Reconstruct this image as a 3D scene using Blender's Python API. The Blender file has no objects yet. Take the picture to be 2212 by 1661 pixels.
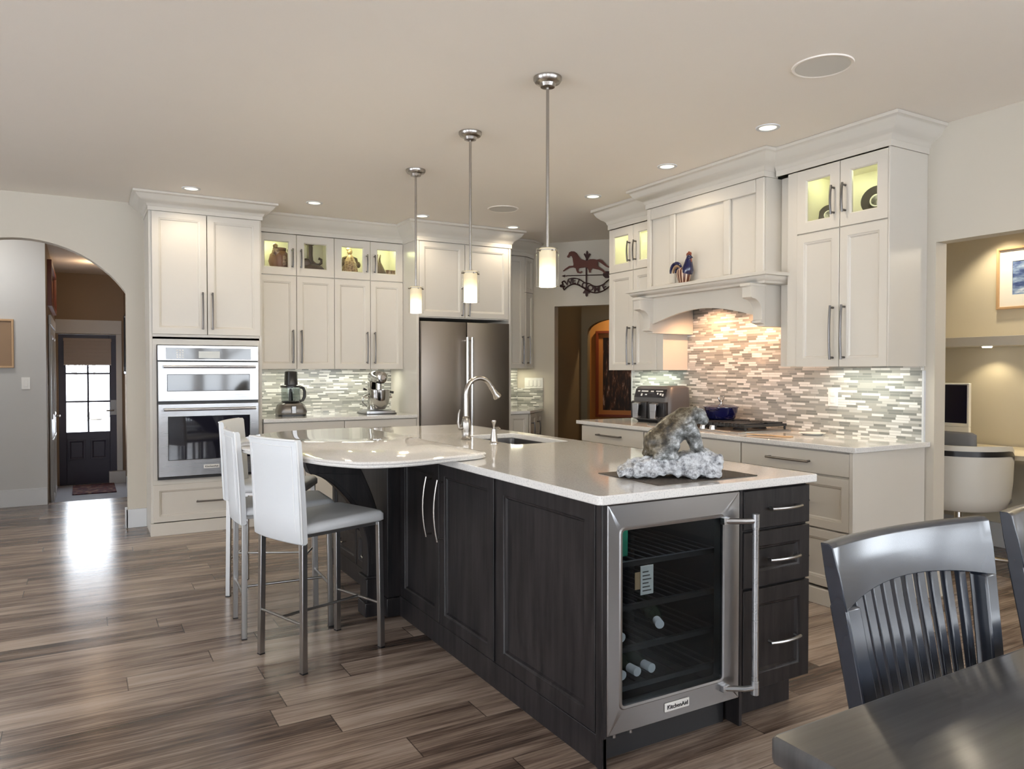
import bpy, math, random
from mathutils import Matrix, Vector
random.seed(7)
PI = math.pi
S = bpy.context.scene
COL = S.collection

# ------------------------------------------------------------------ camera
cam = bpy.data.cameras.new('camera'); co = bpy.data.objects.new('camera', cam); COL.objects.link(co)
co.location = (0, 0, 1.31); co.rotation_euler = (math.radians(90 - 1.07), 0, math.radians(-29.9))
cam.sensor_fit = 'HORIZONTAL'; cam.sensor_width = 36; cam.lens = 26.27; cam.clip_start = 0.02
S.camera = co
# ------------------------------------------------------------------ world, view
S.view_settings.view_transform = 'Standard'; S.view_settings.look = 'None'
S.view_settings.gamma = 1; S.view_settings.use_curve_mapping = False
S.view_settings.exposure = 0.62
w = bpy.data.worlds.new('world'); S.world = w; w.use_nodes = True
bg = w.node_tree.nodes['Background']; bg.inputs[0].default_value = (0.86, 0.925, 1.0, 1); bg.inputs[1].default_value = 7.0
cy = S.cycles
cy.max_bounces = 8; cy.diffuse_bounces = 4; cy.glossy_bounces = 4; cy.transmission_bounces = 6; cy.transparent_max_bounces = 10
cy.caustics_reflective = False; cy.caustics_refractive = False; cy.sample_clamp_indirect = 6
cy.use_denoising = True

def area(name, loc, size, power, color=(1, 1, 1), direction=(0, 0, -1), sizey=None, spread=PI):
    l = bpy.data.lights.new(name, 'AREA'); l.energy = power; l.color = color; l.spread = spread
    l.size = size
    if sizey: l.shape = 'RECTANGLE'; l.size_y = sizey
    o = bpy.data.objects.new(name, l); COL.objects.link(o); o.location = loc
    o.rotation_euler = Vector(direction).to_track_quat('-Z', 'Y').to_euler()
    return o
def spot(name, loc, power, color, angle=100, direction=(0, 0, -1), r=.04, blend=.6):
    l = bpy.data.lights.new(name, 'SPOT'); l.energy = power; l.color = color; l.spot_size = math.radians(angle); l.spot_blend = blend; l.shadow_soft_size = r
    o = bpy.data.objects.new(name, l); COL.objects.link(o); o.location = loc
    o.rotation_euler = Vector(direction).to_track_quat('-Z', 'Y').to_euler()
    return o
def point(name, loc, power, color, r=.03):
    l = bpy.data.lights.new(name, 'POINT'); l.energy = power; l.color = color; l.shadow_soft_size = r
    o = bpy.data.objects.new(name, l); COL.objects.link(o); o.location = loc
    return o
DAY = (0.86, 0.93, 1.0); WARM = (1.0, 0.80, 0.56)
# daylight: the sky and the snow outside, sampled through the window openings, two of them added on the right wall, and the entry door glass
def portal(name, loc, size, sizey, direction):
    o = area(name, loc, size, 1, DAY, direction, sizey); o.data.cycles.is_portal = True
for x in (-2.0, 2.2): portal('window_portal', (x, -4.0, 1.35), 2.8, 2.3, (0, 1, 0))
for y in (-1.3, 3.2): portal('window_portal', (-5.0, y, 1.35), 2.3, 2.8, (1, 0, 0))
for y in (-2.85, -.75): portal('window_portal', (4.22, y, 1.725), 1.55, 1.9, (-1, 0, 0))
portal('door_portal', (.065, 11.56, 1.0), .56, 1.3, (0, -1, 0))

# ------------------------------------------------------------------ materials
def mat(name, col, rough=.5, metal=0., coat=0., spec=None, emit=None, estr=0., trans=0., alpha=None, ior=None):
    m = bpy.data.materials.new(name); m.use_nodes = True
    b = m.node_tree.nodes['Principled BSDF']
    b.inputs['Base Color'].default_value = (*col, 1); b.inputs['Roughness'].default_value = rough; b.inputs['Metallic'].default_value = metal
    b.inputs['Coat Weight'].default_value = coat; b.inputs['Coat Roughness'].default_value = .05
    if spec is not None: b.inputs['Specular IOR Level'].default_value = spec
    if emit: b.inputs['Emission Color'].default_value = (*emit, 1); b.inputs['Emission Strength'].default_value = estr
    if trans: b.inputs['Transmission Weight'].default_value = trans
    if ior: b.inputs['IOR'].default_value = ior
    return m
class NT:
    def __init__(s, m): s.t = m.node_tree; s.b = s.t.nodes['Principled BSDF']
    def n(s, typ, **kw):
        nd = s.t.nodes.new(typ)
        for k, v in kw.items():
            if k.startswith('_'): setattr(nd, k[1:], v)
            else:
                key = int(k[1:]) if k[0] == 'i' and k[1:].isdigit() else k.replace('__', ' ')
                if hasattr(v, 'is_output'): s.t.links.new(v, nd.inputs[key])
                else: nd.inputs[key].default_value = v
        return nd
    def m(s, op, a, b=0., c=0.):
        return s.n('ShaderNodeMath', _operation=op, i0=a, i1=b, i2=c).outputs[0]
    def mix(s, f, a, b, blend='MIX'):
        nd = s.t.nodes.new('ShaderNodeMix'); nd.data_type = 'RGBA'; nd.blend_type = blend
        for k, v in ((0, f), (6, a), (7, b)):
            if hasattr(v, 'is_output'): s.t.links.new(v, nd.inputs[k])
            else: nd.inputs[k].default_value = v if k == 0 else (*v, 1)
        return nd.outputs[2]
    def ramp(s, f, stops, interp='LINEAR'):
        nd = s.t.nodes.new('ShaderNodeValToRGB'); s.t.links.new(f, nd.inputs[0]); r = nd.color_ramp; r.interpolation = interp
        while len(r.elements) < len(stops): r.elements.new(.5)
        for e, (p, c) in zip(r.elements, stops): e.position = p; e.color = (*c, 1)
        return nd.outputs[0]
    def pos(s): return s.n('ShaderNodeNewGeometry').outputs['Position']
    def obj(s): return s.n('ShaderNodeTexCoord').outputs['Object']
    def xyz(s, v): return s.n('ShaderNodeSeparateXYZ', i0=v).outputs
    def comb(s, x, y, z=0.): return s.n('ShaderNodeCombineXYZ', i0=x, i1=y, i2=z).outputs[0]
    def set(s, k, v): s.t.links.new(v, s.b.inputs[k])
    def noise(s, v, scale=5., detail=4., rough=.6): return s.n('ShaderNodeTexNoise', Vector=v, Scale=scale, Detail=detail, Roughness=rough).outputs[0]
    def bump(s, h, d=.01, st=.3): s.set('Normal', s.n('ShaderNodeBump', Strength=st, Distance=d, Height=h).outputs[0])

M = {}
def paint(name, col, rough=.55, var=.02, **kw):
    m = mat(name, col, rough, **kw); t = NT(m)
    f = t.noise(t.pos(), 1.3, 3)
    t.set('Base Color', t.mix(f, tuple(c * (1 - var) for c in col), tuple(min(1, c * (1 + var)) for c in col)))
    M[name] = m; return m
paint('cabinet', (.66, .62, .555), .34)
paint('wall', (.60, .55, .465), .75)
paint('hallwall', (.60, .60, .59), .75)
paint('ceil', (.89, .83, .755), .85)
paint('grille', (.66, .63, .58), .7)
paint('trimw', (.68, .69, .70), .4)
paint('hall_dimwarm', (.36, .27, .19), .7)  # dim warm light of the entry, put into the wall colour as brown
paint('olive', (.23, .19, .12), .7)
paint('orange', (.55, .30, .10), .7)
paint('nookwall', (.62, .56, .44), .7)
paint('leather', (.70, .725, .75), .42, .03)
paint('piping', (.82, .83, .84), .45)
paint('doordark', (.035, .030, .060), .35)
paint('blind', (.42, .37, .34), .8)
paint('blacktrim', (.02, .02, .022), .35)
paint('plastic_white', (.84, .83, .80), .35)
paint('plastic_black', (.018, .018, .02), .3)
paint('plastic_grey', (.10, .10, .105), .35)
paint('pad', (.20, .20, .21), .8)
paint('shellwhite', (.74, .71, .64), .4)
paint('rustdark', (.035, .012, .010), .55, metal=.5)
paint('rust', (.10, .022, .009), .55, .4, metal=.2)
paint('woodtan', (.55, .36, .20), .5)
paint('woodred', (.20, .05, .025), .4)
paint('woodorange', (.50, .24, .08), .45)
paint('ceramic_blue', (.006, .007, .055), .12, coat=.5)
paint('paper', (.85, .83, .78), .8)
paint('cork', (.88, .88, .90), .35)
paint('green', (.02, .16, .09), .3)
paint('bottle', (.02, .03, .02), .1)
paint('snow', (.9, .92, .95), .8)
paint('bush', (.22, .20, .17), .9)
paint('bark', (.3, .27, .25), .9)
paint('tilefloor', (.42, .44, .50), .3)
paint('terracotta', (.16, .065, .035), .5, .3)
paint('darkclay', (.055, .030, .018), .4, .3)
paint('tanclay', (.32, .20, .11), .5, .2)
paint('darkplate', (.035, .028, .03), .3)
paint('sinkdark', (.05, .05, .055), .3)

def steel(name, col, rough, axis='x', st=.02):
    m = mat(name, col, rough, 1.0); t = NT(m); p = t.xyz(t.pos())
    v = t.comb(t.m('MULTIPLY', p[0], 4. if axis == 'x' else 300.), t.m('MULTIPLY', p[1], 4. if axis == 'x' else 300.), t.m('MULTIPLY', p[2], 400. if axis == 'x' else 3.))
    f = t.noise(v, 1., 2)
    t.set('Roughness', t.m('MULTIPLY_ADD', f, .04, rough - .02))
    t.set('Base Color', t.mix(f, tuple(c * (1 - st) for c in col), tuple(min(1, c * (1 + st)) for c in col)))
    M[name] = m
steel('steel', (.47, .475, .49), .28)
steel('steel_dark', (.36, .32, .285), .42, 'z')
steel('steel_soft', (.36, .36, .37), .30)
steel('nickel', (.40, .375, .35), .25)
steel('chrome', (.80, .79, .78), .10)
steel('mixer_chrome', (.42, .41, .40), .12)
steel('pewter', (.19, .18, .175), .34)
steel('legsteel', (.40, .395, .39), .30)

def darkwood(name, c0, c1, rough=.3, coat=.3):
    m = mat(name, c0, rough, coat=coat); t = NT(m); p = t.xyz(t.pos())
    v = t.comb(t.m('MULTIPLY', p[0], 14.), t.m('MULTIPLY', p[1], 14.), t.m('MULTIPLY', p[2], 1.2))
    f = t.noise(v, 2.2, 6, .65)
    t.set('Base Color', t.ramp(f, [(.35, c0), (.7, c1)])); t.b.inputs['Coat Roughness'].default_value = .22; t.b.inputs['Specular IOR Level'].default_value = .33
    M[name] = m
darkwood('espresso', (.007, .0065, .0075), (.032, .027, .028), .42, .0)
m = mat('tablewood', (.016, .016, .018), .30, coat=.9); t = NT(m); p = t.xyz(t.pos())
f = t.noise(t.comb(t.m('MULTIPLY', p[0], 2.), t.m('MULTIPLY', p[1], 40.), p[2]), 2., 4)
t.set('Base Color', t.ramp(f, [(.3, (.028, .028, .030)), (.75, (.060, .059, .060))])); t.b.inputs['Coat Roughness'].default_value = .18; M['tablewood'] = m
m = mat('chairblack', (.02, .021, .025), .24, coat=.5); t = NT(m); t.b.inputs['Coat Roughness'].default_value = .16
f = t.noise(t.pos(), 9., 3); t.set('Base Color', t.ramp(f, [(.3, (.015, .019, .028)), (.7, (.026, .031, .043))])); M['chairblack'] = m

m = mat('quartz', (.78, .77, .74), .06, coat=.3); t = NT(m)
f = t.noise(t.pos(), 190., 3, .7); f2 = t.noise(t.pos(), 7., 5)
c = t.ramp(f, [(.34, (.56, .56, .56)), (.47, (.78, .765, .74)), (.75, (.83, .815, .79))])
t.set('Base Color', t.mix(t.m('MULTIPLY', f2, .25), c, (.70, .68, .65))); M['quartz'] = m

def random_cell(t, a, b):
    return t.n('ShaderNodeTexWhiteNoise', _noise_dimensions='2D', Vector=t.comb(a, b)).outputs[0]
# plank floor: boards run along world x
m = mat('plank', (.2, .14, .1), .3); t = NT(m); p = t.xyz(t.pos())
ry = t.m('DIVIDE', p[1], .155); row = t.m('FLOOR', ry); fy = t.m('FRACT', ry)
ro = random_cell(t, row, 3.3); rx = t.m('ADD', t.m('DIVIDE', p[0], 1.25), t.m('MULTIPLY', ro, 7.7)); idx = t.m('FLOOR', rx); fx = t.m('FRACT', rx)
rnd = random_cell(t, row, idx); rnd2 = random_cell(t, t.m('ADD', row, 31.7), idx)
gx = t.m('ADD', t.m('MULTIPLY', p[0], 1.0), t.m('MULTIPLY', rnd, 40.)); gy = t.m('ADD', t.m('MULTIPLY', p[1], 9.), t.m('MULTIPLY', rnd2, 50.))
n1 = t.noise(t.comb(gx, gy), 1.5, 6, .62)
n2 = t.noise(t.comb(t.m('MULTIPLY', gx, 1.5), t.m('MULTIPLY', gy, 7.)), 1.6, 5, .6)
n3 = t.noise(t.comb(t.m('MULTIPLY', gx, .7), t.m('MULTIPLY', gy, .5)), 1.4, 3, .5)
v = t.m('ADD', t.m('MULTIPLY', n1, .85), t.m('ADD', t.m('MULTIPLY', n2, .50), t.m('MULTIPLY_ADD', t.m('SUBTRACT', rnd, .5), .24, -.04)))
v = t.m('ADD', v, t.m('MULTIPLY', t.m('SUBTRACT', n3, .5), .35))
c = t.ramp(v, [(.36, (.040, .029, .024)), (.50, (.118, .081, .062)), (.64, (.255, .188, .145)), (.86, (.46, .365, .295))])
gap = t.m('ADD', t.m('LESS_THAN', t.m('MINIMUM', fy, t.m('SUBTRACT', 1., fy)), .008), t.m('LESS_THAN', t.m('MINIMUM', fx, t.m('SUBTRACT', 1., fx)), .0018))
gap = t.m('MINIMUM', gap, 1.)
t.set('Base Color', t.mix(t.m('MULTIPLY', gap, .75), c, (.035, .024, .018))); t.set('Roughness', t.m('MULTIPLY_ADD', n2, .12, .16))
t.bump(t.m('SUBTRACT', n2, gap), .0012, .18); M['plank'] = m

def tiles(name, axis):
    m = mat(name, (.6, .6, .55), .18); t = NT(m); p = t.xyz(t.pos())
    h = {'x': p[0], 'y': p[1], 'd': t.m('SUBTRACT', t.m('MULTIPLY', p[0], .61), t.m('MULTIPLY', p[1], .79))}[axis]
    rz = t.m('DIVIDE', p[2], .0156); row = t.m('FLOOR', rz); fz = t.m('FRACT', rz)
    r0 = random_cell(t, row, 1.5)
    L = t.m('MULTIPLY_ADD', random_cell(t, row, 8.1), .06, .055)
    rx = t.m('ADD', t.m('DIVIDE', h, L), t.m('MULTIPLY', r0, 9.)); idx = t.m('FLOOR', rx); fx = t.m('FRACT', rx)
    rnd = random_cell(t, row, idx)
    c = t.ramp(rnd, [(0, (.25, .255, .24)), (.20, (.34, .34, .32)), (.42, (.40, .39, .36)), (.60, (.55, .54, .51)), (.74, (.78, .77, .74))], 'CONSTANT')
    g = t.m('MINIMUM', t.m('ADD', t.m('LESS_THAN', fz, .12), t.m('LESS_THAN', fx, .018)), 1.)
    t.set('Base Color', t.mix(g, c, (.37, .355, .32)))
    t.set('Roughness', t.m('MULTIPLY_ADD', g, .5, .14)); t.bump(t.m('SUBTRACT', 1., g), .001, .4); M[name] = m
tiles('tile_x', 'x'); tiles('tile_y', 'y'); tiles('tile_d', 'd')

# stone of the carving: brown back where it faces up and to the left, grey elsewhere
m = mat('stone', (.4, .4, .4), .35); t = NT(m)
f = t.noise(t.obj(), 26., 5, .7); f2 = t.noise(t.obj(), 9., 4)
g = t.ramp(f, [(.38, (.035, .035, .032)), (.47, (.13, .135, .13)), (.55, (.27, .28, .28)), (.64, (.60, .61, .62))])
br = t.ramp(f, [(.38, (.014, .010, .006)), (.5, (.070, .052, .028)), (.63, (.22, .19, .14))])
o = t.xyz(t.obj())
k = t.m('ADD', t.m('SUBTRACT', t.m('MULTIPLY', o[2], 1.0), t.m('MULTIPLY', o[0], 1.25)), t.m('MULTIPLY', t.m('SUBTRACT', f2, .5), .16))
k = t.n('ShaderNodeMapRange', Value=k, i1=.115, i2=.165).outputs[0]
t.set('Base Color', t.mix(k, g, br)); t.bump(f, .004, .5); M['stone'] = m
m = mat('rock', (.5, .5, .5), .6); t = NT(m); f = t.noise(t.obj(), 45., 6, .75)
t.set('Base Color', t.ramp(f, [(.36, (.12, .12, .13)), (.47, (.42, .43, .45)), (.60, (.70, .72, .74))])); t.bump(f, .008, .8); M['rock'] = m
m = mat('matweave', (.07, .055, .045), .8); t = NT(m); p = t.xyz(t.obj())
f = t.m('SINE', t.m('MULTIPLY', p[0], 900.)); f2 = t.m('SINE', t.m('MULTIPLY', p[1], 900.)); f = t.m('MULTIPLY', f, f2)
t.set('Base Color', t.mix(t.m('MULTIPLY_ADD', f, .5, .5), (.05, .038, .03), (.11, .088, .07))); t.bump(f, .001, .4); M['matweave'] = m
m = mat('rug', (.10, .03, .03), .9); t = NT(m); f = t.n('ShaderNodeTexVoronoi', Vector=t.pos(), Scale=14.).outputs[0]
t.set('Base Color', t.ramp(f, [(.2, (.12, .03, .03)), (.5, (.05, .02, .04)), (.8, (.22, .12, .09))])); M['rug'] = m
# rooster stripes
m = mat('stripes', (.5, .4, .3), .3); t = NT(m); o = t.xyz(t.obj())
a = t.m('ARCTAN2', o[1], o[0]); f = t.m('SINE', t.m('MULTIPLY', a, 11.))
t.set('Base Color', t.ramp(f, [(.0, (.10, .03, .015)), (.45, (.14, .05, .02)), (.55, (.62, .46, .34)), (1., (.68, .52, .40))])); M['stripes'] = m
# painted pottery
m = mat('pottery', (.3, .2, .1), .45); t = NT(m); f = t.n('ShaderNodeTexVoronoi', Vector=t.obj(), Scale=34.).outputs[0]
t.set('Base Color', t.ramp(f, [(.15, (.05, .025, .014)), (.4, (.22, .12, .06)), (.6, (.36, .25, .17)), (.8, (.08, .03, .02))])); M['pottery'] = m
# pictures
def picture(name, stops, scale, axis=2):
    m = mat(name, (.3, .3, .3), .5); t = NT(m); o = t.xyz(t.obj())
    v = t.comb(t.m('MULTIPLY', o[0], 2.5), t.m('MULTIPLY', o[1], 2.5), t.m('MULTIPLY', o[2], 9.)) if axis == 2 else t.comb(t.m('MULTIPLY', o[0], 14.), t.m('MULTIPLY', o[1], 14.), t.m('MULTIPLY', o[2], 3.))
    t.set('Base Color', t.ramp(t.noise(v, scale, 6, .65), stops)); M[name] = m
picture('seascape', [(.32, (.012, .02, .09)), (.46, (.06, .10, .26)), (.56, (.26, .36, .56)), (.66, (.75, .80, .88))], 1.7)
picture('nightcity', [(.40, (.008, .006, .008)), (.52, (.03, .015, .012)), (.60, (.12, .05, .03)), (.70, (.55, .45, .40))], 2.2, 0)
picture('landscape', [(.35, (.12, .16, .2)), (.5, (.45, .5, .55)), (.65, (.8, .82, .85))], 1.6)
picture('tapestry', [(.35, (.05, .02, .015)), (.5, (.25, .10, .06)), (.65, (.45, .3, .2))], 3.)

def thin_glass(name, tint=(1, 1, 1), refl=1.0, ior=1.5):
    m = bpy.data.materials.new(name); m.use_nodes = True; t = m.node_tree; t.nodes.clear()
    out = t.nodes.new('ShaderNodeOutputMaterial'); mx = t.nodes.new('ShaderNodeMixShader'); tr = t.nodes.new('ShaderNodeBsdfTransparent'); gl = t.nodes.new('ShaderNodeBsdfGlossy')
    fr = t.nodes.new('ShaderNodeFresnel'); ge = t.nodes.new('ShaderNodeNewGeometry'); mr = t.nodes.new('ShaderNodeMapRange')
    mr.inputs[3].default_value = ior; mr.inputs[4].default_value = 1 / ior; t.links.new(ge.outputs['Backfacing'], mr.inputs[0]); t.links.new(mr.outputs[0], fr.inputs[0])
    tr.inputs[0].default_value = (*tint, 1); gl.inputs['Roughness'].default_value = .02; gl.inputs[0].default_value = (refl, refl, refl, 1)
    t.links.new(fr.outputs[0], mx.inputs[0]); t.links.new(tr.outputs[0], mx.inputs[1]); t.links.new(gl.outputs[0], mx.inputs[2]); t.links.new(mx.outputs[0], out.inputs[0])
    M[name] = m
thin_glass('glass'); thin_glass('smoke', (.74, .78, .80), refl=.22); thin_glass('bowlglass', (.75, .78, .78)); thin_glass('lampglass', (.97, .97, .95), ior=1.25)
m = mat('oven_glass', (.012, .012, .02), .03, coat=1.); t = NT(m); f = t.noise(t.pos(), 3., 2); t.set('Base Color', t.mix(f, (.010, .010, .018), (.016, .016, .024))); M['oven_glass'] = m
m = mat('mirror_glass', (.05, .048, .045), .05, 0., coat=.6); t = NT(m); f = t.noise(t.pos(), 3., 2); t.set('Base Color', t.mix(f, (.045, .043, .04), (.06, .057, .053))); M['mirror_glass'] = m
m = mat('screen', (.004, .004, .02), .12); t = NT(m); f = t.noise(t.pos(), 3., 2); t.set('Base Color', t.mix(f, (.003, .003, .016), (.006, .006, .03))); M['screen'] = m
def emitter(name, col, st):
    m = mat(name, (.6, .6, .6), .5, emit=col, estr=st); t = NT(m); f = t.noise(t.pos(), 2., 2)
    t.set('Base Color', t.mix(f, (.55, .55, .53), (.6, .6, .58))); M[name] = m
emitter('lamp', (1.0, .93, .70), 1.0); emitter('puck', (1., .92, .75), 3.0); emitter('display', (.75, .85, .8), .12)
# pendant inner shade: the bulb sits low, the glass glows white there and yellow above
m = mat('shade', (.62, .55, .40), .4); t = NT(m); o = t.xyz(t.obj())
g = t.n('ShaderNodeMapRange', Value=o[2], i1=.0, i2=.185).outputs[0]
t.set('Emission Color', t.ramp(g, [(.0, (1., .93, .80)), (.45, (1., .90, .70)), (.62, (1., .78, .42)), (1., (1., .80, .52))]))
t.set('Emission Strength', t.m('MULTIPLY_ADD', t.n('ShaderNodeMapRange', Value=g, i1=.75, i2=.35).outputs[0], 0.66, .22)); M['shade'] = m

# ------------------------------------------------------------------ mesh helpers
I4 = Matrix.Identity(4)
def T(x=0, y=0, z=0): return Matrix.Translation((x, y, z))
def RZ(a): return Matrix.Rotation(math.radians(a), 4, 'Z')
def RX(a): return Matrix.Rotation(math.radians(a), 4, 'X')
def RY(a): return Matrix.Rotation(math.radians(a), 4, 'Y')
class MB:
    def __init__(s, m=None): s.v = []; s.f = []; s.m = m or I4
    def add(s, vs, fs, m=None):
        k = len(s.v); mm = s.m @ m if m else s.m
        s.v += [tuple(mm @ Vector(p)) for p in vs]; s.f += [tuple(i + k for i in f) for f in fs]; return s
    def box(s, x0, y0, z0, x1, y1, z1, m=None):
        return s.add([(x0, y0, z0), (x1, y0, z0), (x1, y1, z0), (x0, y1, z0), (x0, y0, z1), (x1, y0, z1), (x1, y1, z1), (x0, y1, z1)],
                     [(0, 3, 2, 1), (4, 5, 6, 7), (0, 1, 5, 4), (1, 2, 6, 5), (2, 3, 7, 6), (3, 0, 4, 7)], m)
    def loft(s, loops, cap0=True, cap1=True, closed=True, ring=False, m=None):
        n = len(loops[0]); vs = [p for l in loops for p in l]; fs = []
        L = len(loops)
        for i in range(L if ring else L - 1):
            for j in range(n if closed else n - 1):
                a = i * n + j; b = i * n + (j + 1) % n; c = ((i + 1) % L) * n + (j + 1) % n; d = ((i + 1) % L) * n + j
                fs.append((a, b, c, d))
        if cap0: fs.append(tuple(range(n - 1, -1, -1)))
        if cap1: fs.append(tuple((L - 1) * n + j for j in range(n)))
        return s.add(vs, fs, m)
    def prism(s, poly, z0, z1, m=None):
        return s.loft([[(x, y, z0) for x, y in poly], [(x, y, z1) for x, y in poly]], m=m)
    def prism_y(s, poly, y0, y1, m=None):   # outline in (x, z), thickness along y
        return s.loft([[(x, y1, z) for x, z in poly], [(x, y0, z) for x, z in poly]], m=m)
    def prism_x(s, poly, x0, x1, m=None):   # outline in (y, z), thickness along x
        return s.loft([[(x0, y, z) for y, z in poly], [(x1, y, z) for y, z in poly]], m=m)
    def lathe(s, prof, c=(0, 0, 0), seg=24, m=None, sx=1., sy=1.):
        return s.loft([[(c[0] + r * sx * math.cos(2 * PI * j / seg), c[1] + r * sy * math.sin(2 * PI * j / seg), c[2] + z) for j in range(seg)] for r, z in prof], m=m)
    def tube(s, pts, r, seg=8, caps=True, m=None, flat=1.):
        pts = [Vector(p) for p in pts]; n = len(pts); loops = []; up = None
        for i, p in enumerate(pts):
            d = (pts[min(i + 1, n - 1)] - pts[max(i - 1, 0)]).normalized()
            if up is None: up = Vector((0, 0, 1)) if abs(d.z) < .9 else Vector((1, 0, 0))
            a = d.cross(up).normalized(); b = a.cross(d).normalized(); up = b
            rr = r[i] if isinstance(r, (list, tuple)) else r
            loops.append([tuple(p + a * (rr * math.cos(2 * PI * j / seg)) + b * (rr * flat * math.sin(2 * PI * j / seg))) for j in range(seg)])
        return s.loft(loops, caps, caps, m=m)
    def cyl(s, p0, p1, r, seg=16, r1=None, m=None): return s.tube([p0, p1], [r, r if r1 is None else r1], seg, m=m)
    def ell(s, c, r, m=None, seg=18, rings=10):
        loops = []
        for i in range(1, rings):
            a = PI * i / rings
            loops.append([(c[0] + r[0] * math.sin(a) * math.cos(2 * PI * j / seg), c[1] + r[1] * math.sin(a) * math.sin(2 * PI * j / seg), c[2] - r[2] * math.cos(a)) for j in range(seg)])
        return s.loft(loops, m=m)
    def door(s, w, h, t=.02, fr=.06, kind='panel', m=None):   # local: x 0..w, z 0..h, front towards -y
        def lp(i, y): return [(i, y, i), (w - i, y, i), (w - i, y, h - i), (i, y, h - i)]
        if kind == 'slab': return s.loft([lp(0, 0), lp(0, -t + .003), lp(.003, -t)], m=m)
        if kind == 'glass':
            return s.loft([lp(0, 0), lp(0, -t + .002), lp(.002, -t), lp(fr - .008, -t), lp(fr, -t + .008), lp(fr, 0)], False, False, ring=True, m=m)
        return s.loft([lp(0, 0), lp(0, -t + .002), lp(.002, -t), lp(fr - .010, -t), lp(fr - .006, -t + .004), lp(fr, -t + .005), lp(fr + .006, -t + .013)], m=m)
    def sweep(s, path, prof, m=None, closed=False):   # path [(x,y)], prof [(out,z)]; out is to the right of travel
        loops = []; n = len(path)
        for i in range(n):
            P = Vector(path[i])
            d0 = (P - Vector(path[i - 1])).normalized() if i > 0 else None
            d1 = (Vector(path[i + 1]) - P).normalized() if i < n - 1 else None
            n0 = Vector((d0.y, -d0.x)) if d0 else None; n1 = Vector((d1.y, -d1.x)) if d1 else None
            if n0 is None: mv = n1
            elif n1 is None: mv = n0
            else:
                mv = (n0 + n1); mv = mv / max(.2, mv.dot(n0))
            loops.append([(P.x + mv.x * o, P.y + mv.y * o, z) for o, z in prof])
        return s.loft(loops, True, True, m=m)
    def build(s, name, mt, parent=None, bevel=0., smooth=True, angle=38, sub=0, mods=()):
        me = bpy.data.meshes.new(name); me.from_pydata(s.v, [], s.f); me.update()
        import bmesh
        b = bmesh.new(); b.from_mesh(me); bmesh.ops.recalc_face_normals(b, faces=b.faces[:]); b.to_mesh(me); b.free()
        if smooth: me.shade_smooth(); me.set_sharp_from_angle(angle=math.radians(angle))
        me.materials.append(M[mt] if isinstance(mt, str) else mt)
        o = bpy.data.objects.new(name, me); COL.objects.link(o)
        if parent: o.parent = parent
        if bevel:
            bm = o.modifiers.new('bevel', 'BEVEL'); bm.width = bevel; bm.segments = 2; bm.limit_method = 'ANGLE'; bm.angle_limit = math.radians(40)
        if sub:
            sm = o.modifiers.new('sub', 'SUBSURF'); sm.levels = sub; sm.render_levels = sub
        return o
def thing(name, label, cat, loc=(0, 0, 0), rz=0., group=None):
    o = bpy.data.objects.new(name, None); COL.objects.link(o); o.empty_display_size = .1
    o.location = loc; o.rotation_euler = (0, 0, math.radians(rz)); o['label'] = label; o['category'] = cat
    if group: o['group'] = group
    return o
def tag(o, label, cat, group=None, loc=None, rz=0.):
    o['label'] = label; o['category'] = cat
    if group: o['group'] = group
    if loc: o.location = loc
    if rz: o.rotation_euler = (0, 0, math.radians(rz))
    return o
def struct(mb, name, mt, **kw):
    o = mb.build(name, mt, **kw); o['kind'] = 'structure'; return o
def copy_tree(o, parent=None):
    c = o.copy(); COL.objects.link(c)
    if parent: c.parent = parent
    for ch in list(o.children): copy_tree(ch, c)
    return c
def lbl(o, label): o['label'] = label; return o
def catmull(pts, n=6, closed=True):
    out = []; N = len(pts)
    for i in range(N if closed else N - 1):
        g = lambda k: pts[(i + k) % N] if closed else pts[min(max(i + k, 0), N - 1)]
        p0, p1, p2, p3 = g(-1), g(0), g(1), g(2)
        for j in range(n):
            u = j / n
            out.append(tuple(.5 * (2 * b + (c - a) * u + (2 * a - 5 * b + 4 * c - d) * u * u + (-a + 3 * b - 3 * c + d) * u ** 3) for a, b, c, d in zip(p0, p1, p2, p3)))
    if not closed: out.append(tuple(pts[-1]))
    return out
def arc(cx, cz, r, a0, a1, n): return [(cx + r * math.cos(math.radians(a0 + (a1 - a0) * i / n)), cz + r * math.sin(math.radians(a0 + (a1 - a0) * i / n))) for i in range(n + 1)]
def text_mesh(txt, size, depth=.001, bold=0.):
    c = bpy.data.curves.new('t', 'FONT'); c.body = txt; c.size = size; c.extrude = depth; c.offset = bold; c.align_x = 'CENTER'; c.align_y = 'CENTER'
    o = bpy.data.objects.new('t', c); COL.objects.link(o); bpy.context.view_layer.update()
    me = o.to_mesh(); vs = [tuple(v.co) for v in me.vertices]; fs = [tuple(p.vertices) for p in me.polygons]
    o.to_mesh_clear(); bpy.data.objects.remove(o); bpy.data.curves.remove(c)
    return vs, fs
TXT = Matrix(((1, 0, 0, 0), (0, 0, -1, 0), (0, 1, 0, 0), (0, 0, 0, 1)))   # text lying in xy -> standing in xz facing -y

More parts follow.
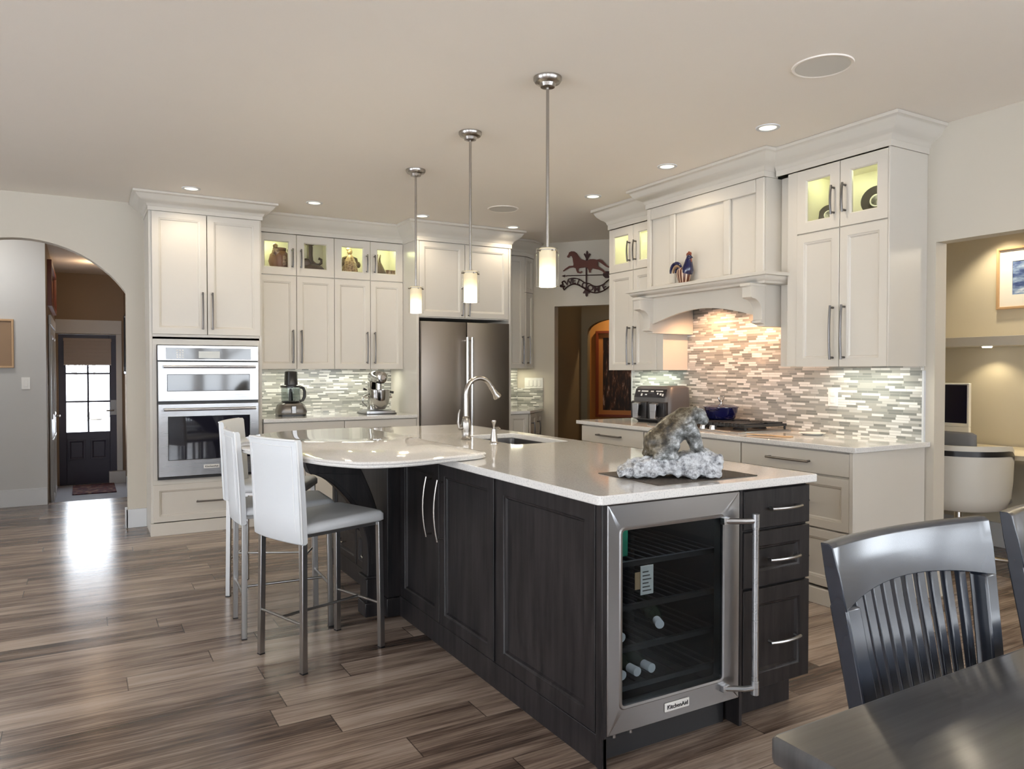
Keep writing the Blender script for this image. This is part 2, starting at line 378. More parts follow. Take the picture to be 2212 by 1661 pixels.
# pull handle: local frame of its door, centre at (x, -t, z)
def pull(parent, x, z, L, vertical=True, t=.02, r=.0065, out=.030, arch=.008, mt='pewter', flat=1., m=None):
    mb = MB(m); pts = []
    for i in range(9):
        u = -1 + 2 * i / 8; q = u * L / 2
        y = -t - out - arch * (1 - u * u)
        pts.append((x, y, z + q) if vertical else (x + q, y, z))
    mb.tube(pts, r, 8, flat=flat)
    for sgn in (-1, 1):
        q = sgn * (L / 2 - .012)
        a = (x, -t, z + q) if vertical else (x + q, -t, z)
        mb.cyl(a, (a[0], -t - out - .003, a[2]), r * .95, 8)
    return mb.build('handle', mt, parent)
def door_part(root, x0, z0, x1, z1, kind='panel', fr=.06, t=.02, mt='cabinet', y=0., name='door', g=.002, hand=None, m=None, hmt='pewter', hr=.0068, harch=.008, hout=.03):
    mm = (m or I4) @ T(x0 + g, y, z0 + g); w = x1 - x0 - 2 * g; h = z1 - z0 - 2 * g
    mb = MB(mm); mb.door(w, h, t, fr, kind); d = mb.build(name, mt, root)
    if kind == 'glass':
        MB(mm).box(fr - .004, -t + .010, fr - .004, w - fr + .004, -t + .013, h - fr + .004).build('glass_pane', 'glass', d, smooth=False)
    if hand: pull(d, hand[0] - x0 - g, hand[1] - z0 - g, hand[2], hand[3], t, r=hr, m=mm, mt=hmt, arch=harch, out=hout)
    return d

CROWN = [(0, 0), (.008, 0), (.008, .030), (.014, .034), (.018, .046), (.030, .056), (.052, .066), (.078, .084), (.094, .106), (.100, .112), (.114, .116), (.114, .132), (0, .132)]
def crown(root, path, z0, z1=2.698, proj=1., name='crown_molding', m=None):
    k = (z1 - z0) / .132
    return MB(m).sweep(path, [(o * proj, z0 + z * k) for o, z in CROWN]).build(name, 'cabinet', root)

# ================================================================== THE SETTING
ZC = 2.70
struct(MB().prism([(-5, -4), (7, -4), (7, 8.68), (-5, 8.68)], -.3, 0), 'floor', 'plank', smooth=False)
struct(MB().box(-.5, 8.68, -.4, .8, 11.9, -.21), 'floor_entry', 'tilefloor', smooth=False)
struct(MB().box(-5.1, -4.1, ZC, 7, 7.18, ZC + .1).box(-5.1, 7.09, 2.60, .62, 11.9, 2.72).box(.62, 7.18, ZC, 7, 9.4, ZC + .1), 'ceiling', 'ceil', smooth=False)
AW = [(-5, 0), (-1.12, 0), (-1.12, 1.956)] + [(-.40 + .861 * math.sin(math.radians(a)), 1.484 + .861 * math.cos(math.radians(a))) for a in [-56.8 + 113.6 * i / 28 for i in range(29)]][1:-1] + [(.32, 1.956), (.32, 0), (.475, 0), (.475, ZC), (-5, ZC)]
struct(MB().prism_y(AW, 6.97, 7.09), 'wall_arch', 'wall', angle=30)
struct(MB().box(.475, 7.18, 0, 4.24, 7.28, ZC).box(.475, 6.97, 0, .50, 7.18, ZC), 'wall_back', 'wall', smooth=False)
DM = T(4.19, 7.2, 0) @ RZ(-math.degrees(math.atan2(.7915, .611)))      # the diagonal wall: local x along it, local y behind it
struct(MB(DM).prism_y([(-.15, 0), (.455, 0), (.455, 2.008), (1.36, 2.008), (1.36, 0), (3.0, 0), (3.0, ZC), (-.15, ZC)], 0, .12), 'wall_diagonal', 'wall', smooth=False)
WR = [(5.21, 0), (5.21, ZC), (.9, ZC), (.9, 2.04), (2.497, 2.04), (2.497, 0)]
struct(MB().prism_x(WR, 4.22, 4.325).box(4.22, -4, 2.5, 4.325, .9, ZC).box(4.22, -4, 0, 4.325, .9, .95).box(4.22, .2, .95, 4.325, .9, 2.5).box(4.22, -1.9, .95, 4.325, -1.7, 2.5).box(4.22, -4, .95, 4.325, -3.8, 2.5), 'wall_right', 'wall', smooth=False)
def holed(x0, x1, z1, holes, y0, y1):    # wall along x with rectangular holes (x0, x1, z0, z1)
    mb = MB(); e = x0
    for a, b, c, d in holes:
        mb.box(e, y0, 0, a, y1, z1); mb.box(a, y0, 0, b, y1, c); mb.box(a, y0, d, b, y1, z1); e = b
    mb.box(e, y0, 0, x1, y1, z1); return mb
struct(holed(-5.1, 4.325, ZC, [(-3.4, -.6, .2, 2.5), (.8, 3.6, .2, 2.5)], -4.1, -4.0), 'wall_rear', 'wall', smooth=False)
mb = MB(); e = -4.0
for a, b in ((-2.7, .1), (1.8, 4.6)):
    mb.box(-5.1, e, 0, -5, a, ZC); mb.box(-5.1, a, 0, -5, b, .2); mb.box(-5.1, a, 2.5, -5, b, ZC); e = b
mb.box(-5.1, e, 0, -5, 8.7, ZC); struct(mb, 'wall_left', 'wall', smooth=False)
for i, (x0, x1) in enumerate(((-3.4, -.6), (.8, 3.6))):
    mb = MB()
    for a in (0, .5, 1): mb.box(x0 + (x1 - x0 - .06) * a, -4.08, .2, x0 + (x1 - x0 - .06) * a + .06, -4.02, 2.5)
    mb.box(x0, -4.08, .2, x1, -4.02, .26).box(x0, -4.08, 2.44, x1, -4.02, 2.5); struct(mb, f'window_{i + 1}', 'trimw', smooth=False)
for i, (y0, y1) in enumerate(((-2.7, .1), (1.8, 4.6))):
    mb = MB()
    for a in (0, .5, 1): mb.box(-5.08, y0 + (y1 - y0 - .06) * a, .2, -5.02, y0 + (y1 - y0 - .06) * a + .06, 2.5)
    mb.box(-5.08, y0, .2, -5.02, y1, .26).box(-5.08, y0, 2.44, -5.02, y1, 2.5); struct(mb, f'window_{i + 3}', 'trimw', smooth=False)
for i, (y0, y1) in enumerate(((-3.8, -1.9), (-1.7, .2))):  # unseen right-wall windows, added to bring more light to the ceiling
    mb = MB()
    for a in (0, .5, 1): mb.box(4.25, y0 + (y1 - y0 - .06) * a, .95, 4.30, y0 + (y1 - y0 - .06) * a + .06, 2.5)
    mb.box(4.25, y0, .95, 4.30, y1, 1.01).box(4.25, y0, 2.44, 4.30, y1, 2.5); struct(mb, f'window_{i + 5}', 'trimw', smooth=False)
# hall behind the arch, with the sunken entry
struct(MB().box(-5, 8.587, -.3, -.305, 8.70, 2.6), 'wall_hall', 'hallwall', smooth=False)
struct(MB().box(-.42, 8.70, -.3, -.305, 11.6, 2.6), 'wall_entry_left', 'hall_dimwarm', smooth=False)
struct(MB().box(.50, 7.28, -.3, .62, 11.6, 2.6), 'wall_entry_right', 'hall_dimwarm', smooth=False)
struct(MB().box(-.305, 11.5, 1.792, .50, 11.62, 2.6), 'wall_entry', 'hall_dimwarm', smooth=False)
struct(MB().box(.44, 11.5, -.3, .5, 11.62, 1.792), 'wall_entry_jamb', 'hall_dimwarm', smooth=False)
struct(MB().box(-.305, 11.47, 1.80, .47, 11.5, 1.985).box(.40, 11.475, -.21, .47, 11.5, 1.80), 'trim_1', 'trimw', bevel=.004)
struct(MB().box(-5, 8.57, 0, -.305, 8.588, .155).box(-5, 8.574, .155, -.305, 8.588, .168), 'baseboard_hall', 'trimw', bevel=.003)
struct(MB().box(.305, 6.952, 0, .46, 6.97, .155).box(.302, 6.952, 0, .32, 7.09, .155), 'baseboard_arch', 'trimw', bevel=.003)
struct(MB().box(.482, 8.7, -.21, .5, 10.9, -.06).box(.30, 11.36, -.21, .5, 11.47, -.05), 'baseboard_entry', 'trimw', bevel=.003)
struct(MB().box(-.305, 11.5, -.3, -.272, 11.62, 1.792), 'wall_entry_side', 'hall_dimwarm', smooth=False)
# pantry passage behind the diagonal wall
struct(MB(DM).box(.35, .12, 0, .45, 1.0, ZC), 'wall_pantry_left', 'olive', smooth=False)
AP = [(-.2, 0), (.53, 0), (.53, 1.78)] + [(.95 + .42 * math.cos(math.radians(a)), 1.78 + .16 * math.sin(math.radians(a))) for a in range(170, 5, -10)] + [(1.37, 1.78), (1.37, 0), (2.4, 0), (2.4, ZC), (-.2, ZC)]
struct(MB(DM).prism_y(AP, 1.0, 1.1), 'wall_pantry', 'olive', angle=25)
struct(MB(DM).box(-.2, 1.85, 0, 2.4, 1.95, ZC).box(-.3, 1.1, 0, -.2, 1.95, ZC).box(2.4, .12, 0, 2.5, 1.95, ZC), 'wall_pantry_back', 'orange', smooth=False)
# desk nook
struct(MB().box(5.9, 0, 0, 6.0, 5.6, ZC).box(4.325, 3.75, 0, 5.9, 3.85, ZC).box(4.325, -.1, 0, 6.0, 0, ZC), 'wall_nook', 'nookwall', smooth=False)
struct(MB().box(4.325, 0, 2.42, 5.9, 3.75, 2.5), 'ceiling_nook', 'nookwall', smooth=False)
struct(MB().box(5.88, 0, 0, 5.9, 3.75, .18), 'baseboard_nook', 'trimw', bevel=.003)
# tiled backsplashes
struct(MB().box(1.33, 7.168, .90, 2.71, 7.18, 1.33).box(3.725, 7.168, .90, 4.19, 7.18, 1.34), 'trim_2', 'tile_x', smooth=False)
struct(MB().box(4.208, 2.56, .90, 4.22, 5.185, 1.90), 'trim_3', 'tile_y', smooth=False)
struct(MB(DM).box(.012, -.012, .90, .325, 0, 1.115), 'trim_4', 'tile_d', smooth=False)
struct(MB().box(4.203, 2.548, .90, 4.22, 2.56, 1.31).box(4.203, 5.185, .90, 4.22, 5.197, 1.31), 'trim_5', 'trimw', smooth=False)
# outdoors beyond the entry door
struct(MB().box(-80, -80, -.7, 80, 90, -.6), 'ground', 'snow', smooth=False)
mb = MB(); rt = random.Random(3)
for k in range(110):
    if k < 60: x, y = rt.uniform(-30, 30), -rt.uniform(16, 30)
    elif k < 90: x, y = -rt.uniform(18, 30), rt.uniform(-20, 20)
    else: x, y = rt.uniform(-22, 14), rt.uniform(62, 75)
    h = rt.uniform(5, 9) * (.45 if k >= 90 else 1); r = rt.uniform(.10, .2)
    mb.tube([(x, y, -.6), (x + rt.uniform(-.2, .2), y, h * .5), (x + rt.uniform(-.5, .5), y, h)], [r, r * .7, r * .15], 6)
    for j in range(9):
        z = h * rt.uniform(.25, .9); a = rt.uniform(0, 6.28); L = (h - z) * .5 + .5
        mb.tube([(x, y, z), (x + L * .6 * math.cos(a), y + L * .6 * math.sin(a), z + L * .35), (x + L * math.cos(a), y + L * math.sin(a), z + L * .9)], [r * .4, r * .25, r * .05], 5)
o = mb.build('bare_trees', 'bark'); o['kind'] = 'stuff'; tag(o, 'bare winter trees beyond the snow outside the windows', 'trees')

# ================================================================== KITCHEN, BACK WALL
# ---- tall oven cabinet
oc = thing('oven_cabinet', 'tall white cabinet housing the double wall oven beside the arch', 'cabinet', (.46, 6.516, 0))
W = .854
mb = MB().box(0, 0, 0, .020, .66, 2.575).box(W - .02, 0, 0, W, .66, 2.575).box(.02, .62, 0, W - .02, .66, 2.575)
mb.box(.02, 0, .40, W - .02, .02, .44).box(.02, 0, 1.515, W - .02, .02, 1.60).box(.02, 0, .44, .05, .02, 1.52).box(W - .035, 0, .44, W - .02, .02, 1.52).box(.02, 0, 1.56, W - .02, .62, 1.58).box(.02, 0, 2.555, W - .02, .62, 2.575)
mb.build('carcass', 'cabinet', oc, bevel=.0015)
door_part(oc, .018, 1.598, .424, 2.566, hand=(.388, 1.79, .30, True)); door_part(oc, .426, 1.598, W - .012, 2.566, hand=(.462, 1.79, .30, True))
door_part(oc, .012, .105, W - .012, .405, name='drawer', fr=.055, hand=(W / 2 + .06, .255, .32, False))
MB().box(-.004, -.022, 0, W + .004, 0, .10).box(-.004, 0, 0, 0, .06, .10).build('plinth', 'cabinet', oc, bevel=.003)
crown(oc, [(0, .45), (0, -.02), (W, -.02), (W, .66)], 2.566)

# ---- double wall oven
ov = thing('double_wall_oven', 'stainless steel microwave and oven stack built into the tall white cabinet', 'oven', (.513, 6.496, .445))
W = .763
MB().box(0, 0, 0, W, .55, 1.065).build('casing', 'blacktrim', ov)
cp = MB().box(0, -.026, .945, W, 0, 1.065).build('control_panel', 'steel', ov, bevel=.002)
MB().box(.06, -.030, .955, W - .06, -.026, 1.045).build('display_strip', 'mirror_glass', cp, bevel=.001)
MB().box(.30, -.032, .965, .46, -.030, 1.02).build('screen', 'display', cp, smooth=False)
mb = MB()
for i in range(3):
    for j in range(4): mb.box(.135 + i * .02, -.0325, .966 + j * .018, .147 + i * .02, -.030, .976 + j * .018)
mb.build('keypad', 'plastic_white', cp, smooth=False)
def ring_door(z0, z1, wx0, wx1, wz0, wz1):
    mb = MB()
    def L(x0, x1, a, b, y): return [(x0, y, a), (x1, y, a), (x1, y, b), (x0, y, b)]
    mb.loft([L(0, W, z0, z1, 0), L(0, W, z0, z1, -.030), L(.003, W - .003, z0 + .003, z1 - .003, -.034), L(wx0, wx1, wz0, wz1, -.034), L(wx0 + .004, wx1 - .004, wz0 + .004, wz1 - .004, -.028), L(wx0 + .004, wx1 - .004, wz0 + .004, wz1 - .004, 0)], False, False, ring=True)
    return mb
md = ring_door(.62, .936, .065, W - .07, .70, .835).build('microwave_door', 'steel', ov)
MB().box(.069, -.031, .704, W - .074, -.026, .831).build('window', 'mirror_glass', md, smooth=False)
def bar_handle(p, x0, x1, z, r=.011, out=.065, y=-.034):
    mb = MB().cyl((x0, y - out, z), (x1, y - out, z), r, 12)
    for x in (x0 + .012, x1 - .012): mb.box(x - .012, y - out, z - .010, x + .012, y, z + .010)
    return mb.build('handle', 'steel', p, bevel=.002)
bar_handle(md, .035, W - .035, .895)
od = ring_door(.022, .600, .07, W - .07, .15, .50).build('oven_door', 'steel', ov)
MB().box(.074, -.031, .154, W - .074, -.026, .496).build('window', 'oven_glass', od, smooth=False)
bar_handle(od, .035, W - .035, .557)
bd = MB().box(.33, -.038, .075, .45, -.034, .105).build('badge', 'plastic_white', od, bevel=.001)
vs, fs = text_mesh('KitchenAid', .022); MB(T(.39, -.039, .09) @ TXT).add(vs, fs).build('lettering', 'plastic_black', bd, smooth=False)
MB().box(0, -.02, 0, W, 0, .018).build('vent_grille', 'blacktrim', ov)

# ---- two wall cabinets with glass doors above, and what stands in them
def wall_cabinet(name, label, loc, rz, xs, depth, zb, zg, zt, hl=.30, cap=True, pitch=0, filler=None, hmid=None, handles=True):
    t = thing(name, label, 'cabinet', loc, rz); a, b = xs[0], xs[-1]
    mb = MB().box(a, 0, zb, a + .016, depth, zt).box(b - .016, 0, zb, b, depth, zt).box(a, depth - .012, zb, b, depth, zt)
    mb.box(a + .016, 0, zb, b - .016, depth - .012, zb + .018).box(a + .016, .004, zg + .044, b - .016, depth - .012, zg + .062).box(a + .016, 0, zg - .010, b - .016, .02, zg + .062).box(a + .016, 0, zt - .016, b - .016, depth - .012, zt)
    if filler: mb.box(filler[0], -.016, zb, filler[1], .05, zt)
    mb.build('carcass', 'cabinet', t, bevel=.001)
    n = len(xs) - 1
    for i in range(n):
        left = i % 2 == 0
        hx = xs[i + 1] - .038 if left else xs[i] + .038
        door_part(t, xs[i], zb - .004, xs[i + 1], zg - .002, hand=(hx, zb + .20, hl, True))
        door_part(t, xs[i], zg + .002, xs[i + 1], zt, 'glass', .072, hand=(hx, (zg + zt) / 2 - .03, .17, True))
    # recessed puck in the glass compartment
    for i in range(n):
        mx = (xs[i] + xs[i + 1]) / 2
        MB().lathe([(0.001, -.006), (.028, -.006), (.030, 0), (.001, 0)], (mx, depth * .45, zt - .016), 16).build('puck_light', 'puck', t)
    return t
ZB, ZG, ZT = 1.325, 2.163, 2.535
YM = 6.855
GL = (.90, 1.0, .46)
wc1 = wall_cabinet('wall_cabinet', 'white four-door wall cabinet right of the oven, above the food processor', (1.334, YM, 0), 0, [0, .352, .699], .325, ZB, ZG, ZT)
wc2 = wall_cabinet('wall_cabinet', 'white four-door wall cabinet next to the fridge, above the stand mixer', (1.334, YM, 0), 0, [.699, 1.046, 1.376], .325, ZB, ZG, ZT)
crown(wc1, [(0, -.02), (.699, -.02)], ZT + .002); crown(wc2, [(.699, -.02), (1.376, -.02)], ZT + .002)
for x in (.176, .526, .873, 1.211): point('puck_glow', (1.334 + x, YM + .13, ZT - .05), 1.1, GL, .02)

# ---- base cabinets and counter below them
def base_unit(label, loc, rz, w, depth, fronts, zt=.868, mt='cabinet', name='base_cabinet', kick=.10):
    t = thing(name, label, 'cabinet', loc, rz)
    mb = MB().box(0, 0, kick, w, depth, zt).box(0.0, .05, 0, w, depth, kick); mb.build('carcass', mt, t, bevel=.0015)
    for f in fronts:
        nm, x0, z0, x1, z1, kind, hand = f
        door_part(t, x0, z0, x1, z1, kind, .055, name=nm, hand=hand, mt=mt)
    return t
base_unit('white base cabinet right of the oven, below the food processor', (1.32, 6.52, 0), 0, .70, .64, [('drawer', 0, .70, .70, .865, 'slab', (.35, .79, .16, False)), ('door', 0, .105, .35, .698, 'panel', (.31, .56, .2, True)), ('door', .35, .105, .70, .698, 'panel', (.39, .56, .2, True))])
base_unit('white base cabinet beside the fridge, below the stand mixer', (2.02, 6.52, 0), 0, .688, .64, [('drawer', 0, .70, .688, .865, 'slab', (.344, .79, .16, False)), ('door', 0, .105, .344, .698, 'panel', (.30, .56, .2, True)), ('door', .344, .105, .688, .698, 'panel', (.38, .56, .2, True))])
tag(MB(T(-1.32, -6.47, -.87)).box(1.318, 6.47, .87, 2.708, 7.168, .90).build('countertop', 'quartz', bevel=.004), 'pale quartz counter under the food processor and stand mixer', 'countertop', loc=(1.32, 6.47, .87))

# ---- fridge surround and fridge
fc = thing('fridge_cabinet', 'white panelled surround and cupboard above the refrigerator', 'cabinet', (2.71, 6.52, 0))
MB().box(0, -.02, 0, .025, .66, 2.55).build('side_panel', 'cabinet', fc, bevel=.002); MB().box(.99, -.02, 0, 1.015, .66, 2.55).build('side_panel', 'cabinet', fc, bevel=.002)
MB().box(.025, .0, 1.81, .99, .64, 2.55).build('carcass', 'cabinet', fc)
door_part(fc, .027, 1.818, .503, 2.525, hand=(.470, 1.97, .28, True)); door_part(fc, .505, 1.818, .988, 2.525, hand=(.540, 1.97, .28, True))
crown(fc, [(0, .45), (0, -.02), (1.015, -.02), (1.015, .45)], 2.528)
fr = thing('refrigerator', 'stainless steel french door refrigerator in the white surround', 'refrigerator', (2.742, 6.55, 0))
MB().box(0, 0, .03, .952, .60, 1.775).build('cabinet_body', 'plastic_grey', fr, bevel=.004)
def rounded(w, h, d, r=.012):
    def lp(i, y): return [(i, y, i), (w - i, y, i), (w - i, y, h - i), (i, y, h - i)]
    return [lp(0, 0), lp(0, -d + r), lp(r * .3, -d + r * .3), lp(r, -d)]
for x0, hx in ((.002, .452), (.479, .026)):
    d = MB(T(x0, -.004, .70)).loft(rounded(.472, 1.075, .075)).build('door', 'steel_dark', fr)
    mb = MB(T(x0, -.004, .70)).tube([(hx, -.135, .045), (hx, -.135, .93)], .013, 12)
    for z in (.07, .90): mb.cyl((hx, -.07, z), (hx, -.135, z), .010, 10)
    mb.build('handle', 'chrome', d)
d = MB(T(.002, -.004, .06)).loft(rounded(.949, .63, .075)).build('freezer_drawer', 'steel_dark', fr)
mb = MB(T(.002, -.004, .06)).tube([(.06, -.135, .56), (.89, -.135, .56)], .013, 12)
for x in (.09, .86): mb.cyl((x, -.07, .56), (x, -.135, .56), .010, 10)
mb.build('handle', 'chrome', d)
for x in (.05, .85): MB().box(x, .02, 0, x + .05, .5, .03).build('foot', 'plastic_black', fr)

# ---- angled corner cabinets right of the fridge
cc = thing('corner_wall_cabinet', 'narrow white wall cabinet with angled end, right of the refrigerator', 'cabinet', (3.727, 6.92, 0))
pl = [(0, 0), (.403, 0), (.573, .122), (.452, .258), (0, .258)]
MB().prism(pl, 1.335, 2.535).build('carcass', 'cabinet', cc)
door_part(cc, .19, 1.333, .400, 2.532, fr=.055, hand=(.368, 1.53, .30, True))
door_part(cc, .0, 1.333, .188, 2.532, fr=.055)
door_part(cc, .0, 1.333, .200, 2.15, fr=.045, m=T(.405, 0, 0) @ RZ(35.6), hand=(.035, 1.53, .30, True)); door_part(cc, .0, 2.152, .200, 2.532, fr=.045, m=T(.405, 0, 0) @ RZ(35.6))
crown(cc, [(0, -.02), (.411, -.02), (.585, .105)], 2.535)
cb = thing('corner_base_cabinet', 'small white base cabinet with angled end, beside the refrigerator', 'cabinet', (3.727, 6.56, 0))
pl = [(0, 0), (.235, 0), (.62, .39), (.45, .605), (0, .605)]
MB().prism(pl, 0, .868).build('carcass', 'cabinet', cb)
door_part(cb, .005, .10, .23, .865, fr=.05, hand=(.115, .60, .16, True))
door_part(cb, .01, .10, .27, .865, fr=.05, m=T(.24, 0, 0) @ RZ(45.4), hand=(.05, .70, .16, True)); door_part(cb, .272, .10, .53, .865, fr=.05, m=T(.24, 0, 0) @ RZ(45.4), hand=(.31, .70, .16, True))
tag(MB().prism([(0, -.05), (.23, -.05), (.655, .36), (.478, .59), (.463, .605), (0, .605)], .87, .90).build('countertop', 'quartz', bevel=.004), 'small angled quartz counter between refrigerator and pantry doorway', 'countertop', loc=(3.727, 6.56, 0))
sw = thing('switch_plate', 'white four-gang switch plate on the diagonal wall over the tiles', 'switch', (DM @ Vector((.215, -.001, 1.17)))[:], -52.3)
MB().box(-.108, -.007, -.06, .108, 0, .06).build('plate', 'plastic_white', sw, bevel=.002)
for i in range(4): MB().box(-.086 + i * .046, -.012, -.034, -.052 + i * .046, -.007, .034).build('rocker', 'plastic_white', sw, bevel=.002)

# ================================================================== KITCHEN, RIGHT WALL (local x runs towards the viewer)
XB = 3.589
base_unit('white base cabinet left of the cooktop, below the air fryer', (XB, 5.06, 0), -90, .79, .60, [('drawer', .005, .73, .787, .862, 'slab', (.39, .80, .30, False)), ('drawer', .005, .42, .787, .726, 'panel', (.39, .57, .30, False)), ('drawer', .005, .105, .787, .416, 'panel', (.39, .26, .30, False))])
base_unit('white base cabinet directly below the gas cooktop', (XB, 4.268, 0), -90, .933, .60, [('drawer', .003, .73, .93, .862, 'slab', None), ('door', .003, .105, .466, .726, 'panel', (.43, .60, .2, True)), ('door', .468, .105, .93, .726, 'panel', (.50, .60, .2, True))])
rb = base_unit('white base cabinet with broad drawers at the near end of the range counter', (XB, 3.333, 0), -90, .777, .60, [('drawer', .003, .73, .765, .862, 'slab', (.37, .797, .30, False)), ('drawer', .003, .43, .765, .722, 'panel', (.37, .575, .30, False)), ('drawer', .003, .105, .765, .424, 'panel', (.37, .26, .30, False))])
MB().box(.765, -.022, 0, .788, .625, .868).build('end_panel', 'cabinet', rb, bevel=.002)
MB().box(-1.5, -.024, 0, .765, .03, .09).build('plinth', 'cabinet', rb, bevel=.003)
tag(MB().box(-.045, 0, 0, .63, 2.585, .03).build('countertop', 'quartz', bevel=.004), 'long quartz counter along the range wall holding the cooktop', 'countertop', loc=(XB, 2.515, .87))

def spread_wall(label, X, yl, xs, depth, zb, zg, zt, cpath, filler=None, hz=None):
    t = wall_cabinet('wall_cabinet', label, (X, yl, 0), -90, xs, depth, zb, zg, zt, hl=.32, filler=filler)
    crown(t, cpath, zt + .004)
    return t
wr = spread_wall('tall white wall cabinet right of the range hood at the end of the counter', 3.89, 3.24, [.07, .375, .682], .33, 1.335, 2.152, 2.545, [(-.085, -.02), (.692, -.02), (.692, .33)], filler=(0, .07))
MB().box(.682, -.022, 1.333, .692, .33, 2.549).build('end_panel', 'cabinet', wr, bevel=.002)
MB().box(-.105, .05, 1.335, 0, .06, 2.549).build('scribe_strip', 'cabinet', wr)
for x in (.22, .53): point('puck_glow', (4.03, 3.24 - x, 2.49), .55, GL, .02)
wl = spread_wall('slim white wall cabinet left of the range hood above the air fryer', 3.97, 5.19, [.0, .325, .62], .25, 1.315, 2.14, 2.515, [(0, .25), (0, -.02), (.60, -.02)])
MB().box(.62, -.018, 1.313, .695, .25, 2.515).build('filler_panel', 'cabinet', wl, bevel=.002)
for x in (.16, .47): point('puck_glow', (4.07, 5.19 - x, 2.45), .6, GL, .02)

# ---- range hood: local x from its left end (y = 4.49) towards the viewer
hd = thing('range_hood', 'white panelled wooden range hood with mantel shelf and corbels', 'range hood', (3.80, 4.49, 0), -90)
W = 1.14
mb = MB().box(0, .0, 1.90, W, .41, 2.548).build('chimney', 'cabinet', hd, bevel=.002)
MB().box(0, -.020, 1.90, .045, 0, 2.548).box(.255, -.020, 1.955, .310, 0, 2.46).box(.790, -.020, 1.955, .85, 0, 2.46).box(1.07, -.020, 1.90, W, 0, 2.548).box(.045, -.020, 2.46, 1.07, 0, 2.548).box(.045, -.020, 1.90, 1.07, 0, 1.955).build('panel_frame', 'cabinet', hd, bevel=.006)
crown(hd, [(0, .30), (0, -.020), (W, -.020), (W, .10)], 2.548)
SH = [(0, 0), (.060, .0), (.066, .012), (.082, .018), (.092, .030), (.096, .038), (.118, .040), (.118, .058), (0, .058)]
MB().sweep([(-.005, .41), (-.005, -.02), (W + .005, -.02), (W + .005, .18)], [(o, 1.862 + z * 1.15) for o, z in SH]).box(0, -.02, 1.862, W, .41, 1.928).build('mantel_shelf', 'cabinet', hd)
va = [(.06, 1.862), (.06, 1.665)] + [(.06 + 1.02 * i / 20, 1.665 + .083 * math.sin(PI * i / 20)) for i in range(1, 20)] + [(1.08, 1.665), (1.08, 1.862)]
MB().prism_y(va, -.012, .012).build('valance', 'cabinet', hd, angle=25)
MB().box(0, -.012, 1.595, .06, .405, 1.862).build('side_panel', 'cabinet', hd, bevel=.002)
MB().box(1.08, -.012, 1.595, W, .40, 1.862).build('side_panel', 'cabinet', hd, bevel=.002)
MB().box(.06, .02, 1.80, 1.08, .405, 1.862).build('vent_liner', 'steel_dark', hd)
cor = [(0, 1.862), (-.135, 1.862), (-.135, 1.845), (-.128, 1.84), (-.128, 1.775), (-.115, 1.768)] + [(-.115 + .085 * math.sin(math.radians(a)), 1.683 + .085 * math.cos(math.radians(a))) for a in range(10, 91, 10)] + [(-.030, 1.635), (-.042, 1.63), (-.042, 1.615), (0, 1.605)]
for x0 in (-.01, 1.075):
    MB().prism_x([(y - .012, z) for y, z in cor], x0, x0 + .075).box(x0 - .006, -.155, 1.845, x0 + .081, -.012, 1.862).build('corbel', 'cabinet', hd, bevel=.002, angle=25)

# ---- rooster on the mantel
ro = thing('rooster_figurine', 'small blue and striped ceramic rooster standing on the hood mantel', 'figurine', (3.735, 4.03, 1.929), -90)
MB().lathe([(.001, 0), (.036, 0), (.040, .004), (.052, .03), (.062, .07), (.060, .095), (.045, .112), (.02, .12), (.001, .121)], seg=26, sy=.72).build('body', 'stripes', ro)
MB().tube([(.03, 0, .075), (.040, 0, .10), (.045, 0, .135), (.048, 0, .165), (.052, 0, .182)], [.040, .042, .032, .024, .018], 14).ell((.053, 0, .182), (.024, .018, .020)).tube([(.070, 0, .182), (.092, 0, .176)], [.010, .001], 8).build('head', 'ceramic_blue', ro)
mb = MB()
for i, (x, z, r) in enumerate(((.035, .204, .011), (.050, .210, .013), (.066, .206, .011))): mb.ell((x, 0, z), (r, .005, r * 1.3))
mb.ell((.072, 0, .160), (.008, .005, .014)); mb.build('comb', 'woodred', ro)
for k, (rr, w0) in enumerate(((.060, .013), (.042, .011), (.026, .010))):
    pts = [(-.048 - rr * .55 + rr * math.cos(math.radians(a)), 0, .085 + rr * .1 + rr * math.sin(math.radians(a)) * 1.1) for a in range(20, 200, 18)]
    MB().tube(pts, [w0 * (.55 + .45 * math.sin(PI * i / (len(pts) - 1))) for i in range(len(pts))], 10).build('tail_feather', ('ceramic_blue', 'tanclay', 'ceramic_blue')[k], ro)

# ---- cooktop
ct = thing('gas_cooktop', 'black grated gas cooktop set in the range counter', 'cooktop', (3.66, 4.34, .90), -90)
W = .90
MB().box(0, 0, 0, W, .50, .008).box(.01, .01, .008, W - .01, .49, .012).build('tray', 'steel', ct, bevel=.003)
for i in range(3):
    x0 = .02 + i * .29; mb = MB()
    for yy in (.09, .48): mb.box(x0, yy - .012, .035, x0 + .28, yy, .052)
    for xx in (x0, x0 + .268): mb.box(xx, .09, .035, xx + .012, .47, .052)
    for k in range(7): mb.box(x0 + .03 + k * .034, .075, .034, x0 + .042 + k * .034, .30, .060).box(x0 + .03 + k * .034, .33, .034, x0 + .042 + k * .034, .48, .060)
    for xx in (x0, x0 + .268):
        for yy in (.085, .46): mb.box(xx, yy, .012, xx + .012, yy + .012, .04)
    mb.build('grate', 'blacktrim', ct, bevel=.002)
for x, y in ((.16, .19), (.16, .37), (.45, .28), (.74, .19), (.74, .37)):
    MB().lathe([(.001, .012), (.05, .012), (.045, .024), (.03, .027), (.03, .032), (.001, .034)], (x, y, 0), 20).build('burner', 'blacktrim', ct)
